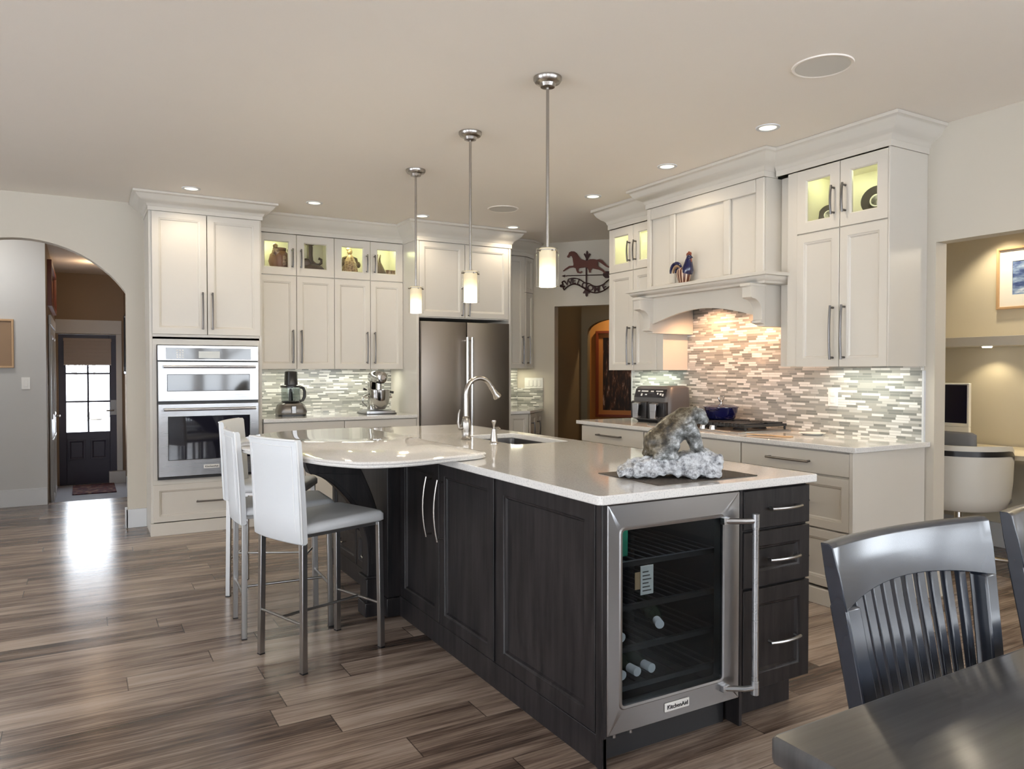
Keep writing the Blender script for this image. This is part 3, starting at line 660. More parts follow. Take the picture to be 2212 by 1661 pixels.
for i in range(5):
    MB().lathe([(.001, .010), (.023, .010), (.022, .026), (.019, .040), (.001, .042)], (.27 + i * .09, .045, 0), 18).build('knob', 'chrome', ct)
# ---- dutch oven
po = thing('dutch_oven', 'cobalt blue lidded casserole pot on the cooktop grate', 'pot', (3.985, 3.91, .9605), 15)
MB().lathe([(.001, 0), (.085, 0), (.098, .010), (.112, .05), (.118, .088), (.112, .088), (.104, .05), (.09, .014), (.001, .012)], seg=32).build('pot_body', 'ceramic_blue', po)
for sgn in (-1, 1): MB().tube([(sgn * .108, -.04, .075), (sgn * .145, -.03, .078), (sgn * .150, 0, .079), (sgn * .145, .03, .078), (sgn * .108, .04, .075)], .008, 8).build('side_handle', 'ceramic_blue', po)
ld = MB().lathe([(.001, .110), (.03, .109), (.08, .104), (.115, .094), (.126, .090), (.126, .086), (.001, .086)], seg=32).build('lid', 'ceramic_blue', po)
mb = MB().cyl((0, 0, .108), (0, 0, .128), .007, 10)
for sgn in (-1, 1): mb.tube([(0, 0, .124), (sgn * .014, -sgn * .006, .134), (sgn * .022, -sgn * .008, .150), (sgn * .018, -sgn * .006, .164)], [.006, .0055, .005, .002], 8).tube([(sgn * .021, -sgn * .007, .145), (sgn * .032, -sgn * .010, .158)], [.004, .0015], 6)
mb.build('lid_knob', 'nickel', ld)
# ---- air fryer
af = thing('air_fryer', 'dark two-basket air fryer standing on the range counter', 'air fryer', (3.86, 4.77, .90), -84)
W = .40; D = .27
def rrect(x0, y0, x1, y1, r, n=5):
    out = []
    for cx, cy2, a in ((x1 - r, y0 + r, -90), (x1 - r, y1 - r, 0), (x0 + r, y1 - r, 90), (x0 + r, y0 + r, 180)):
        out += [(cx + r * math.cos(math.radians(a + 90 * i / n)), cy2 + r * math.sin(math.radians(a + 90 * i / n))) for i in range(n + 1)]
    return out
def lay(x0, y0, x1, y1, r, z): return [(x, y, z) for x, y in rrect(x0, y0, x1, y1, r)]
MB().loft([lay(0, 0, W, D, .05, .022), lay(0, 0, W, D, .05, .19), lay(.008, .03, W - .008, D, .05, .275), lay(.03, .05, W - .03, D - .03, .04, .29)]).build('housing', 'plastic_grey', af, angle=50)
MB().loft([lay(.03, .02, W - .03, D - .02, .05, 0), lay(.01, .01, W - .01, D - .01, .05, .022)]).build('base', 'plastic_black', af, angle=50)
pm = Matrix.Rotation(math.radians(-19.5), 4, 'X')
pnl = MB(T(0, -.003, .19) @ pm).box(.035, -.004, .008, W - .035, 0, .078).build('control_panel', 'oven_glass', af, bevel=.002)
mb = MB(T(0, -.003, .19) @ pm)
for x, z, a, b in ((.065, .058, .022, .010), (.105, .058, .07, .010), (.205, .058, .03, .010), (.105, .028, .016, .020), (.15, .03, .02, .010), (.26, .06, .07, .008), (.275, .04, .014, .014), (.305, .035, .016, .016), (.33, .03, .014, .02)): mb.box(x, -.006, z - b / 2, x + a, -.004, z + b / 2)
mb.build('buttons', 'display', pnl, smooth=False)
for x0 in (.018, .205):
    bk = MB().loft([[(x0 + x, -.012 + (0 if 0 < k < 3 else .0), z) for k, (x, z) in enumerate(((0, .03), (.177, .03), (.177, .165), (0, .165)))], [(x0 + .006 + x * .93, -.028, z) for x, z in ((0, .036), (.177, .036), (.177, .159), (0, .159))]]).box(x0, -.012, .03, x0 + .177, .03, .165).build('basket', 'plastic_black', af, bevel=.003)
    MB().box(x0 + .058, -.062, .035, x0 + .118, -.028, .05).loft([[(x0 + .055, -.030, .158), (x0 + .122, -.030, .158), (x0 + .122, -.030, .142), (x0 + .055, -.030, .142)], [(x0 + .055, -.066, .150), (x0 + .122, -.066, .150), (x0 + .122, -.052, .134), (x0 + .055, -.052, .134)], [(x0 + .062, -.066, .036), (x0 + .115, -.066, .036), (x0 + .115, -.056, .036), (x0 + .062, -.056, .036)]]).build('handle', 'steel', bk, bevel=.002)
# ---- spoon, dish, outlet
sp = MB().loft([[(x, y * hw, z + zz) for y, zz in ((-1, 0), (1, 0), (1, .006), (-1, .006))] for x, hw, z in ((0, .005, .004), (.17, .008, .002), (.20, .020, .0005), (.25, .029, 0), (.285, .026, 0))]).build('spatula', 'woodtan', bevel=.002)
tag(sp, 'flat wooden spatula lying on the counter in front of the cooktop', 'spatula', loc=(3.66, 3.37, .9003), rz=-68)
ds = MB().lathe([(.001, .004), (.05, .004), (.078, .014), (.082, .014), (.055, 0), (.001, 0)], seg=32).build('saucer', 'plastic_white')
tag(ds, 'shallow pale saucer on the range counter near the outlet', 'dish', loc=(4.03, 3.17, .9003))
def outlet(name, label, loc, rz, gang=2):
    t = thing(name, label, 'outlet' if name == 'outlet' else 'switch', loc, rz)
    MB().box(-.036, -.006, -.058, .036, 0, .058).build('plate', 'plastic_white', t, bevel=.002)
    if name == 'outlet':
        for z in (-.022, .022): MB().box(-.017, -.010, z - .015, .017, -.006, z + .015).build('socket', 'plastic_white', t, bevel=.003)
    else: MB().box(-.017, -.011, -.033, .017, -.006, .033).build('rocker', 'plastic_white', t, bevel=.002)
    return t
outlet('outlet', 'white double outlet on the tiles right of the range hood', (4.207, 3.15, 1.137), -90)
outlet('light_switch', 'white light switch on the hall wall seen through the arch', (-.472, 8.586, 1.187), 0)
# ---- food processor and stand mixer on the oven-side counter
fp = thing('food_processor', 'grey food processor with tall black feed tube on the oven-side counter', 'food processor', (1.63, 6.84, .90))
MB().loft([lay(-.125, -.10, .125, .10, .05, .018), lay(-.13, -.105, .13, .105, .05, .04), lay(-.115, -.09, .115, .09, .05, .10), lay(-.08, -.07, .08, .07, .05, .125)]).build('motor_base', 'pewter', fp, angle=50)
MB().loft([lay(-.125, -.10, .125, .10, .05, 0), lay(-.125, -.10, .125, .10, .05, .018)]).box(-.02, -.108, .03, .025, -.09, .095).build('foot_ring', 'plastic_black', fp)
MB().box(-.018, -.112, .028, .022, -.104, .092).build('switch_panel', 'steel', fp, bevel=.003)
MB().lathe([(.078, .128), (.085, .15), (.085, .262), (.080, .262), (.080, .152), (.074, .132)], seg=28).build('work_bowl', 'bowlglass', fp)
MB().lathe([(.001, .126), (.079, .126), (.083, .136), (.001, .138)], seg=28).lathe([(.001, .258), (.09, .258), (.09, .274), (.07, .282), (.001, .282)], seg=28).lathe([(.012, .13), (.02, .14), (.014, .24), (.001, .25)], seg=14).build('bowl_rim', 'plastic_black', fp)
MB().tube([(.080, 0, .262), (.112, 0, .252), (.124, 0, .22), (.122, 0, .17), (.108, 0, .142), (.078, 0, .134)], .014, 10).build('bowl_handle', 'plastic_black', fp)
MB().loft([lay(-.055, -.05, .06, .05, .04, .28), lay(-.052, -.048, .055, .048, .04, .398), lay(-.04, -.04, .045, .04, .035, .405)]).build('feed_tube', 'plastic_black', fp, angle=50)
sm = thing('stand_mixer', 'chrome stand mixer with steel bowl on the counter near the fridge', 'mixer', (2.44, 6.86, .90))
MB().loft([lay(-.15, -.16, .15, .12, .05, .008), lay(-.15, -.16, .15, .12, .05, .028), lay(-.13, -.14, .13, .11, .05, .036)]).build('base', 'steel', sm, angle=50)
MB().loft([lay(-.16, -.17, .16, .13, .05, 0), lay(-.16, -.17, .16, .13, .05, .008)]).build('base_pad', 'plastic_black', sm)
MB().loft([lay(-.055, .02, .055, .12, .03, .03), lay(-.05, .03, .05, .11, .03, .20), lay(-.055, .0, .055, .12, .03, .30)]).build('column', 'mixer_chrome', sm, angle=50)
MB().loft([[(.055 * k * math.cos(2 * PI * j / 24), y, .345 + .058 * k * math.sin(2 * PI * j / 24)) for j in range(24)] for y, k in ((-.185, .55), (-.18, .85), (-.165, 1.), (-.05, 1.08), (.08, 1.), (.12, .7))]).build('motor_head', 'mixer_chrome', sm)
MB().cyl((0, -.187, .345), (0, -.200, .345), .022, 16).build('hub_cap', 'steel_dark', sm)
MB().cyl((0, -.08, .295), (0, -.08, .20), .028, 16).build('planetary', 'mixer_chrome', sm)
MB().lathe([(.001, .045), (.055, .045), (.062, .05), (.092, .10), (.102, .16), (.104, .225), (.108, .228), (.100, .228), (.097, .16), (.087, .105), (.058, .056), (.001, .052)], (0, -.08, 0), 32).build('bowl', 'mixer_chrome', sm)
for sgn in (-1, 1):
    MB().tube([(sgn * .06, .04, .18), (sgn * .13, -.02, .16), (sgn * .125, -.08, .155), (sgn * .105, -.08, .15)], .009, 8).build('bowl_arm', 'steel_dark', sm)
MB().tube([(.09, 0, .195), (.13, 0, .205), (.175, 0, .198)], [.006, .012, .013], 10).build('lift_handle', 'plastic_black', sm)
MB().tube([(-.09, 0, .225), (-.125, 0, .235)], [.006, .013], 10).build('speed_knob', 'plastic_black', sm)
MB().tube([(-.105, -.08, .19), (-.15, -.08, .17), (-.16, -.08, .11), (-.12, -.08, .07)], .006, 8).build('bowl_grip', 'mixer_chrome', sm)

# ---- folk pottery in the lit glass compartments
ZF = 2.226
def pot1(loc, rz=0):
    t = thing('pottery_pitcher', 'ornate reddish pitcher in the lit cupboard nearest the oven', 'figurine', loc, rz)
    MB().lathe([(.001, 0), (.07, 0), (.085, .03), (.10, .08), (.085, .14), (.055, .17), (.06, .20), (.001, .20)], seg=22).build('vessel', 'terracotta', t)
    MB().ell((-.045, -.05, .15), (.035, .03, .045)).ell((-.05, -.055, .21), (.022, .02, .025)).ell((.02, -.075, .08), (.03, .025, .05)).build('figures', 'pottery', t)
    MB().tube([(.07, 0, .185), (.12, 0, .19), (.142, 0, .14), (.13, 0, .08), (.085, 0, .05)], .012, 8).build('handle', 'darkclay', t)
    return t
pot1((1.575, YM + .15, ZF + .002))
t = thing('pottery_candlestick', 'dark clay column with curled tail in the second lit cupboard', 'figurine', (1.868, YM + .13, ZF + .002))
MB().lathe([(.001, 0), (.115, 0), (.113, .03), (.09, .055), (.04, .075), (.001, .08)], seg=22, sy=.7).ell((-.06, -.02, .075), (.045, .04, .045)).build('base', 'darkclay', t)
MB().tube([(-.02, 0, .06), (-.022, 0, .16), (-.022, 0, .225), (-.022, 0, .255)], [.034, .026, .028, .022], 14).ell((-.045, 0, .265), (.022, .018, .02)).ell((.001, 0, .265), (.022, .018, .02)).build('column', 'darkclay', t)
MB().tube([(.0, 0, .10), (.03, 0, .075), (.06, 0, .07), (.085, 0, .09), (.085, 0, .12), (.06, 0, .13)], .013, 8).build('tail', 'darkclay', t)
t = thing('pottery_lady', 'painted clay lady with arms on hips in the third lit cupboard', 'figurine', (2.235, YM + .15, ZF + .002))
MB().lathe([(.001, 0), (.078, 0), (.074, .05), (.062, .11), (.046, .15), (.03, .175), (.018, .19), (.001, .192)], seg=20).build('dress', 'pottery', t)
MB().tube([(-.03, 0, .165), (-.062, 0, .155), (-.070, 0, .12), (-.058, -.01, .09)], .013, 8).tube([(.03, 0, .165), (.062, 0, .155), (.070, 0, .12), (.058, -.01, .09)], .013, 8).ell((-.085, 0, .10), (.02, .02, .03)).ell((.085, 0, .10), (.02, .02, .03)).build('arms', 'darkclay', t)
MB().ell((0, 0, .218), (.024, .022, .030)).ell((-.012, 0, .243), (.026, .02, .014)).build('head', 'tanclay', t)
t = thing('pottery_animal', 'clay animal with upright horns in the lit cupboard nearest the fridge', 'figurine', (2.575, YM + .15, ZF + .002))
MB().lathe([(.001, 0), (.075, 0), (.07, .04), (.05, .09), (.028, .135), (.001, .14)], (-.055, 0, 0), 18).build('body', 'darkclay', t)
for x, y in ((-.065, 0), (-.035, .01)): MB().tube([(x, y, .12), (x - .004, y, .17), (x + .006, y, .215)], [.014, .011, .006], 8).build('horn', 'darkclay', t)
for x in (.04, .085): MB().lathe([(.001, 0), (.025, 0), (.032, .025), (.024, .05), (.028, .065), (.001, .066)], (x, -.02, 0), 16).build('cup', 'pottery', t)
for lab, y, k in (('dark round plate behind the left glass door right of the hood', 3.095, .78), ('dark round plate behind the right glass door right of the hood', 2.765, 1.1)):
    t = thing('decorative_plate', lab, 'plate', (4.06, y, 2.2155), -75)
    P_ = T(0, .02, .012 + .08 * k) @ RX(80) @ Matrix.Scale(k, 4)
    MB(P_).lathe([(.001, -.004), (.05, -.004), (.078, .006), (.08, .010), (.05, .004), (.001, .004)], seg=28).build('dish', 'darkplate', t)
    MB(P_).lathe([(.028, .004), (.034, .0055), (.036, .004)], seg=28).build('rim_band', 'plastic_white', t)
    MB().tube([(-.04, .0, .004), (-.03, .05, .03), (-.03, .045, .08)], .004, 6).tube([(.04, .0, .004), (.03, .05, .03), (.03, .045, .08)], .004, 6).build('stand', 'blacktrim', t)

# ---- metal weathervane on the diagonal wall
wv = thing('weathervane', 'rusty metal horse weathervane with WELCOME scroll above the doorway', 'wall decoration', (DM @ Vector((.82, 0, 2.10)))[:], -52.3)
WM = T(-.82, 0, -2.10)
HORSE = [(0.608, 2.528), (0.603, 2.539), (0.62, 2.561), (0.627, 2.582), (0.653, 2.592), (0.687, 2.588), (0.715, 2.568), (0.735, 2.536), (0.758, 2.503), (0.793, 2.492), (0.828, 2.481), (0.861, 2.496), (0.902, 2.495), (0.936, 2.486), (0.949, 2.454), (0.948, 2.418), (0.976, 2.397), (1.01, 2.373), (1.036, 2.344), (1.02, 2.335), (0.993, 2.362), (0.956, 2.379), (0.922, 2.387), (0.885, 2.397), (0.867, 2.374), (0.875, 2.352), (0.85, 2.352), (0.847, 2.378), (0.831, 2.405), (0.807, 2.411), (0.766, 2.408), (0.74, 2.405), (0.731, 2.384), (0.746, 2.365), (0.77, 2.375), (0.781, 2.363), (0.754, 2.349), (0.72, 2.357), (0.709, 2.382), (0.702, 2.407), (0.674, 2.418), (0.636, 2.415), (0.594, 2.397), (0.565, 2.38), (0.558, 2.388), (0.587, 2.411), (0.629, 2.436), (0.674, 2.437), (0.677, 2.455), (0.671, 2.485), (0.667, 2.515), (0.656, 2.541), (0.637, 2.542), (0.627, 2.524)]
TAIL = [(0.929, 2.486), (0.963, 2.489), (0.996, 2.476), (1.026, 2.444), (1.046, 2.419), (1.076, 2.402), (1.063, 2.393), (1.033, 2.409), (1.003, 2.431), (0.969, 2.456), (0.942, 2.467)]
FTOP = [(0.814, 2.484), (0.815, 2.507), (0.804, 2.527), (0.79, 2.554), (0.804, 2.563), (0.815, 2.546), (0.817, 2.572), (0.827, 2.591), (0.84, 2.57), (0.841, 2.544), (0.855, 2.56), (0.868, 2.549), (0.853, 2.524), (0.841, 2.505), (0.836, 2.483)]
FBOT = [(0.809, 2.2), (0.801, 2.168), (0.78, 2.142), (0.794, 2.132), (0.809, 2.141), (0.811, 2.108), (0.823, 2.098), (0.835, 2.108), (0.836, 2.14), (0.852, 2.13), (0.862, 2.142), (0.845, 2.166), (0.834, 2.199)]
AHEAD = [(0.542, 2.332), (0.584, 2.345), (0.58, 2.335), (0.605, 2.334), (0.605, 2.325), (0.58, 2.326), (0.584, 2.315)]
FLETCH = [(1.003, 2.337), (1.03, 2.359), (1.083, 2.356), (1.063, 2.322), (1.083, 2.285), (1.03, 2.286), (1.003, 2.312)]
RAIL1 = [(0.615, 2.294), (0.657, 2.302), (0.698, 2.3), (0.746, 2.285), (0.801, 2.249), (0.848, 2.238), (0.903, 2.209), (0.95, 2.204), (1.003, 2.221), (1.057, 2.261), (1.103, 2.291)]
RAIL2 = [(0.573, 2.18), (0.601, 2.209), (0.643, 2.232), (0.691, 2.238), (0.739, 2.223), (0.787, 2.194), (0.835, 2.166), (0.882, 2.143), (0.936, 2.136), (1.003, 2.153), (1.057, 2.186), (1.11, 2.226)]
SCROLL = [(0.573, 2.18), (0.563, 2.204), (0.58, 2.22), (0.546, 2.218), (0.528, 2.222), (0.538, 2.235), (0.559, 2.237), (0.549, 2.264), (0.573, 2.276), (0.587, 2.259)]
LET = [(0.622, 2.257), (0.681, 2.27), (0.739, 2.252), (0.797, 2.22), (0.865, 2.188), (0.936, 2.17), (1.02, 2.188), (1.09, 2.25)]
MB(WM).prism_y(HORSE, -.024, -.019).prism_y(TAIL, -.023, -.019).build('horse', 'rust', wv, smooth=False)
MB(WM).prism_y(FTOP, -.022, -.017).prism_y(FBOT, -.022, -.017).box(.812, -.021, 2.18, .827, -.016, 2.49).cyl((.82, -.018, 2.46), (.82, 0, 2.46), .006, 8).cyl((.82, -.018, 2.19), (.82, 0, 2.19), .006, 8).build('mast', 'rustdark', wv, smooth=False)
MB(WM).prism_y(AHEAD, -.022, -.018).prism_y(FLETCH, -.022, -.018).tube([(.60, -.020, 2.333), (1.01, -.020, 2.322)], .005, 6).build('arrow', 'rustdark', wv, smooth=False)
mb = MB(WM)
for R, r in ((RAIL1, .006), (RAIL2, .007), (SCROLL, .008)): mb.tube([(x, -.020, z) for x, z in catmull(R, 4, False)], r, 6)
mb.build('scroll', 'rustdark', wv)
mb = MB(WM)
for i, ch in enumerate('WELCOME'):
    x, z = LET[i]; x2, z2 = LET[i + 1]; x1, z1 = LET[i - 1] if i else LET[0]
    an = math.degrees(math.atan2(z2 - z1, x2 - x1))
    vs, fs = text_mesh(ch, .088, .002, .0022)
    mb.add(vs, fs, T(x, -.022, z) @ Matrix.Rotation(math.radians(-an), 4, 'Y') @ TXT @ Matrix.Diagonal((1.0, .95, 1, 1)))
mb.build('lettering', 'rustdark', wv, smooth=False)

# ---- ceiling fixtures
pd = thing('pendant_lamp', 'brushed nickel pendant lamp with frosted glass shade, nearest the camera over the island', 'pendant lamp', (1.929, 3.015, 1.71), group='island pendants')
MB().lathe([(.001, .99), (.068, .99), (.068, .978), (.060, .966), (.040, .960), (.034, .945), (.012, .94), (.001, .94)], seg=32).build('canopy', 'nickel', pd)
MB().cyl((0, 0, .18), (0, 0, .95), .0075, 12).build('rod', 'nickel', pd)
MB().lathe([(.001, .186), (.018, .186), (.02, .176), (.046, .174), (.046, .170), (.001, .170)], seg=24).cyl((-.058, 0, .168), (.058, 0, .168), .004, 8).cyl((0, -.058, .168), (0, .058, .168), .004, 8).build('shade_holder', 'nickel', pd)
MB().lathe([(.038, .004), (.040, .0), (.040, .178), (.037, .181), (.036, .178), (.036, .004)], seg=32).build('shade', 'shade', pd)
MB().lathe([(.052, .001), (.054, .001), (.054, .180), (.052, .180)], seg=32).build('outer_glass', 'lampglass', pd)
for x, y, la in ((1.977, 3.927, 'brushed nickel pendant lamp with frosted glass shade, middle one of three over the island'), (2.016, 4.845, 'brushed nickel pendant lamp with frosted glass shade, farthest of three, before the fridge surround')):
    c = copy_tree(pd); c.location = (x, y, 1.71); c['label'] = la
for x, y in ((1.929, 3.015), (1.977, 3.927), (2.016, 4.845)): point('pendant_bulb', (x, y, 1.69), 5., (1., .86, .62), .035)

rl = thing('recessed_light', '', 'ceiling light', (.734, 6.19, 2.70), group='recessed ceiling lights')
MB().lathe([(.046, -.0005), (.050, -.005), (.066, -.005), (.068, 0), (.046, 0)], seg=32).build('trim_ring', 'trimw', rl)
MB().lathe([(.001, -.003), (.047, -.003), (.047, -.0005), (.001, -.0005)], seg=28).build('lamp_face', 'lamp', rl)
RL = [(.734, 6.19, 'round recessed light in the ceiling above the oven cabinet'), (1.681, 6.209, 'round recessed light above the glass doors with the reddish pitcher'), (2.661, 6.25, 'round recessed light behind the farthest pendant rod'), (3.634, 6.30, 'round recessed light above the right end of the fridge surround'),
      (3.546, 4.87, 'round recessed light above the slim cabinet left of the hood'), (3.463, 3.905, 'round recessed light above the range hood crown'), (3.411, 2.997, 'largest round recessed light, above the junction of hood and right cabinet')]
for i, (x, y, la) in enumerate(RL):
    c = rl if i == 0 else copy_tree(rl)
    c.location = (x, y, 2.70); c['label'] = la
    spot('downlight', (x, y, 2.685), 9 if y > 6 else 7, (1., .86, .66), 150, r=.045)
sk = thing('ceiling_speaker', 'large round flush speaker grille in the near ceiling', 'speaker', (2.941, 2.272, 2.70), group='ceiling speakers')
MB().lathe([(.118, -.003), (.122, -.006), (.132, -.006), (.134, 0), (.118, 0)], seg=40).build('rim', 'ceil', sk)
MB().lathe([(.001, -.004), (.119, -.004), (.119, 0), (.001, 0)], seg=40).build('grille', 'grille', sk)
c = copy_tree(sk); c.location = (3.15, 5.63, 2.70); c['label'] = 'small-looking round speaker grille in the ceiling before the fridge surround'

# ================================================================== ISLAND
isl = thing('island_cabinet', 'dark espresso island cabinet with panelled side and tall arched handles', 'kitchen island', (1.457, 1.946, 0))
LF = T(.02, 1.774, 0) @ RZ(-90)
MB().box(.02, .62, .10, .04, 3.05, .8775).box(.985, .62, .0, 1.008, 3.05, .8775).box(.04, 3.02, 0, .985, 3.05, .8775).box(.04, .62, .10, .985, 3.02, .12).box(.04, .62, .10, .985, .645, .8775).box(.02, .02, .0, .034, .62, .8775).build('carcass', 'espresso', isl, bevel=.001)
MB().box(.004, .0, 0, .02, 3.05, .107).build('skirting', 'espresso', isl, bevel=.002)
MB().box(0, 0, 0, .020, .036, .8775).build('corner_post', 'espresso', isl, bevel=.003)
HK = dict(hmt='nickel', hr=.0048, harch=.018, hout=.028)
door_part(isl, .0, .11, .493, .872, fr=.062, mt='espresso', m=LF, hand=(.405, .655, .29, True), **HK)
door_part(isl, .497, .11, 1.035, .872, fr=.062, mt='espresso', m=LF, hand=(.535, .655, .29, True), **HK)
door_part(isl, 1.055, .11, 1.735, .872, fr=.068, mt='espresso', name='end_panel', m=LF)
MB(LF).box(1.035, -.012, .107, 1.055, 0, .877).box(-.02, -.012, .107, 0, 0, .877).build('stile', 'espresso', isl)
for x0, x1 in ((-.74, -.24), (-1.25, -.75)):
    door_part(isl, x0, .34, x1, .872, fr=.055, mt='espresso', m=LF)
    door_part(isl, x0, .11, x1, .335, 'panel', .05, mt='espresso', name='drawer', m=LF, hand=((x0 + x1) / 2, .215, .13, False), **HK)
MB(T(-1.457, -1.946, 0)).box(1.395, 3.75, .10, 1.475, 3.90, .8775).box(1.388, 3.742, 0, 1.475, 3.908, .10).build('pilaster', 'espresso', isl, bevel=.004)
# curved bracket carrying the bar overhang
cbk = thing('bar_corbel', 'dark curved wooden bracket supporting the round bar overhang', 'bracket', (1.345, 3.86, 0))
outer = catmull([(.96, .906), (1.00, .79), (1.03, .775), (1.11, .73), (1.204, .628), (1.27, .52), (1.300, .41), (1.308, .30), (1.306, .20)], 4, False)
inner = catmull([(1.376, .20), (1.385, .34), (1.380, .47), (1.356, .587), (1.31, .71), (1.255, .82), (1.18, .906)], 4, False)
pl = outer + inner
MB(T(-1.345, -3.86, 0)).prism_y(pl, 3.815, 3.905).build('curved_brace', 'espresso', cbk, bevel=.005, angle=30)
o2 = [(x + .022, z + .006) for x, z in outer[6:-3]]; i2 = [(x - .022, z - .004) for x, z in inner[3:-6]]
MB(T(-1.345, -3.86, 0)).prism_y(o2 + i2, 3.808, 3.816).build('raised_panel', 'espresso', cbk, bevel=.003, angle=30)
MB(T(-1.345, -3.86, 0)).box(1.298, 3.805, 0, 1.382, 3.915, .20).box(1.288, 3.797, 0, 1.386, 3.923, .075).box(1.290, 3.80, .20, 1.386, 3.92, .215).build('plinth_block', 'espresso', cbk, bevel=.004)
# island slab with the sink cut-out
def lay4(x0, y0, x1, y1, r, z): return lay(x0, y0, x1, y1, r, z)
SX0, SY0, SX1, SY1 = 2.03, 3.50, 2.39, 4.14
MB0 = MB(T(-1.95, -3.45, -.878)).loft([lay4(1.424, 1.915, 2.478, 5.03, .02, .878), lay4(1.424, 1.915, 2.478, 5.03, .02, .909), lay4(SX0, SY0, SX1, SY1, .03, .909), lay4(SX0, SY0, SX1, SY1, .03, .878)], False, False, ring=True)
tag(MB0.build('island_countertop', 'quartz', bevel=.004), 'long polished white quartz slab on the dark island', 'countertop', loc=(1.95, 3.45, .878))
BO = [(1.585, 3.005), (1.53, 2.975), (1.453, 2.955), (1.321, 2.915), (1.203, 2.888), (1.102, 2.886), (1.009, 2.908), (.949, 2.955), (.875, 3.08), (.835, 3.20), (.795, 3.33), (.735, 3.48), (.69, 3.62), (.665, 3.78), (.667, 3.94), (.70, 4.11), (.765, 4.32), (.83, 4.43), (.92, 4.545), (1.04, 4.64), (1.153, 4.69), (1.35, 4.72), (1.53, 4.73), (1.59, 4.68), (1.60, 4.2), (1.60, 3.5), (1.60, 3.07)]
bo = catmull(BO, 5)
def inset(poly, d):
    out = []; n = len(poly)
    for i in range(n):
        a = Vector(poly[i - 1]); b = Vector(poly[(i + 1) % n]); t2 = (b - a).normalized(); nn = Vector((-t2.y, t2.x)) * -1
        out.append((poly[i][0] - nn.x * d * -1, poly[i][1] - nn.y * d * -1))
    return out
ar = sum(bo[i - 1][0] * bo[i][1] - bo[i][0] * bo[i - 1][1] for i in range(len(bo)))
sg = 1 if ar < 0 else -1
PR = [(.020, .9095), (.010, .911), (.004, .914), (.003, .918), (.008, .921), (.008, .923), (.002, .926), (.0, .931), (.003, .936), (.009, .939)]
mb = MB(T(-1.1, -3.75, -.9095)).loft([[(x, y, z) for x, y in inset(bo, d * sg)] for d, z in PR])
tag(mb.build('breakfast_bar', 'quartz', angle=50), 'round-ended quartz breakfast bar raised above the island slab', 'countertop', loc=(1.1, 3.75, .9095))
# sink, faucet, soap pump
sk2 = thing('sink', 'dark undermount sink in the island slab behind the faucet', 'sink', (2.21, 3.82, .70))
mb = MB(T(-2.21, -3.82, -.70)).loft([lay(SX0 - .02, SY0 - .02, SX1 + .02, SY1 + .02, .03, .8775), lay(SX0 + .004, SY0 + .004, SX1 - .004, SY1 - .004, .03, .8775), lay(SX0 + .008, SY0 + .008, SX1 - .008, SY1 - .008, .03, .72), lay(SX0 + .05, SY0 + .05, SX1 - .05, SY1 - .05, .03, .705)], False, True)
mb.build('basin', 'pewter', sk2, angle=50)
MB().lathe([(.001, .006), (.03, .006), (.042, .01), (.042, .006), (.001, .004)], seg=20).build('drain', 'chrome', sk2)
fa = thing('faucet', 'brushed nickel gooseneck faucet with pull-down head on the island', 'faucet', (1.933, 3.897, .909))
MB().lathe([(.001, 0), (.032, 0), (.034, .006), (.030, .012), (.024, .022), (.026, .05), (.028, .09), (.024, .115), (.019, .125), (.021, .13), (.016, .136), (.001, .137)], seg=24).build('body', 'nickel', fa)
pts = [(0, 0, .13), (0, 0, .20), (0, 0, .265)] + [(.085 - .085 * math.cos(math.radians(a)), -.004, .265 + .092 * math.sin(math.radians(a))) for a in range(15, 151, 15)]
MB().tube(pts, [.016] * 3 + [.0145] * (len(pts) - 3), 14).build('spout', 'nickel', fa)
e = Vector(pts[-1]); dr = (e - Vector(pts[-2])).normalized()
MB().tube([e, e + dr * .02, e + dr * .022, e + dr * .055, e + dr * .075, e + dr * .085], [.016, .017, .0145, .018, .026, .025], 16).build('spray_head', 'nickel', fa)
MB().tube([(-.020, .0, .07), (-.045, .0, .068)], [.012, .014], 10).tube([(-.045, 0, .068), (-.052, 0, .10), (-.048, 0, .15), (-.040, 0, .175)], [.008, .007, .006, .004], 8).build('lever', 'nickel', fa)
so = thing('soap_dispenser', 'nickel soap pump standing just right of the faucet', 'soap dispenser', (1.958, 3.605, .909))
MB().lathe([(.001, 0), (.027, 0), (.027, .006), (.021, .012), (.018, .04), (.013, .07), (.012, .08), (.001, .082)], seg=20).build('bottle', 'nickel', so)
MB().lathe([(.001, .08), (.006, .08), (.006, .10), (.014, .122), (.013, .128), (.001, .129)], seg=16).tube([(0, 0, .085), (.03, 0, .086), (.038, 0, .078)], .005, 8).build('pump', 'nickel', so)

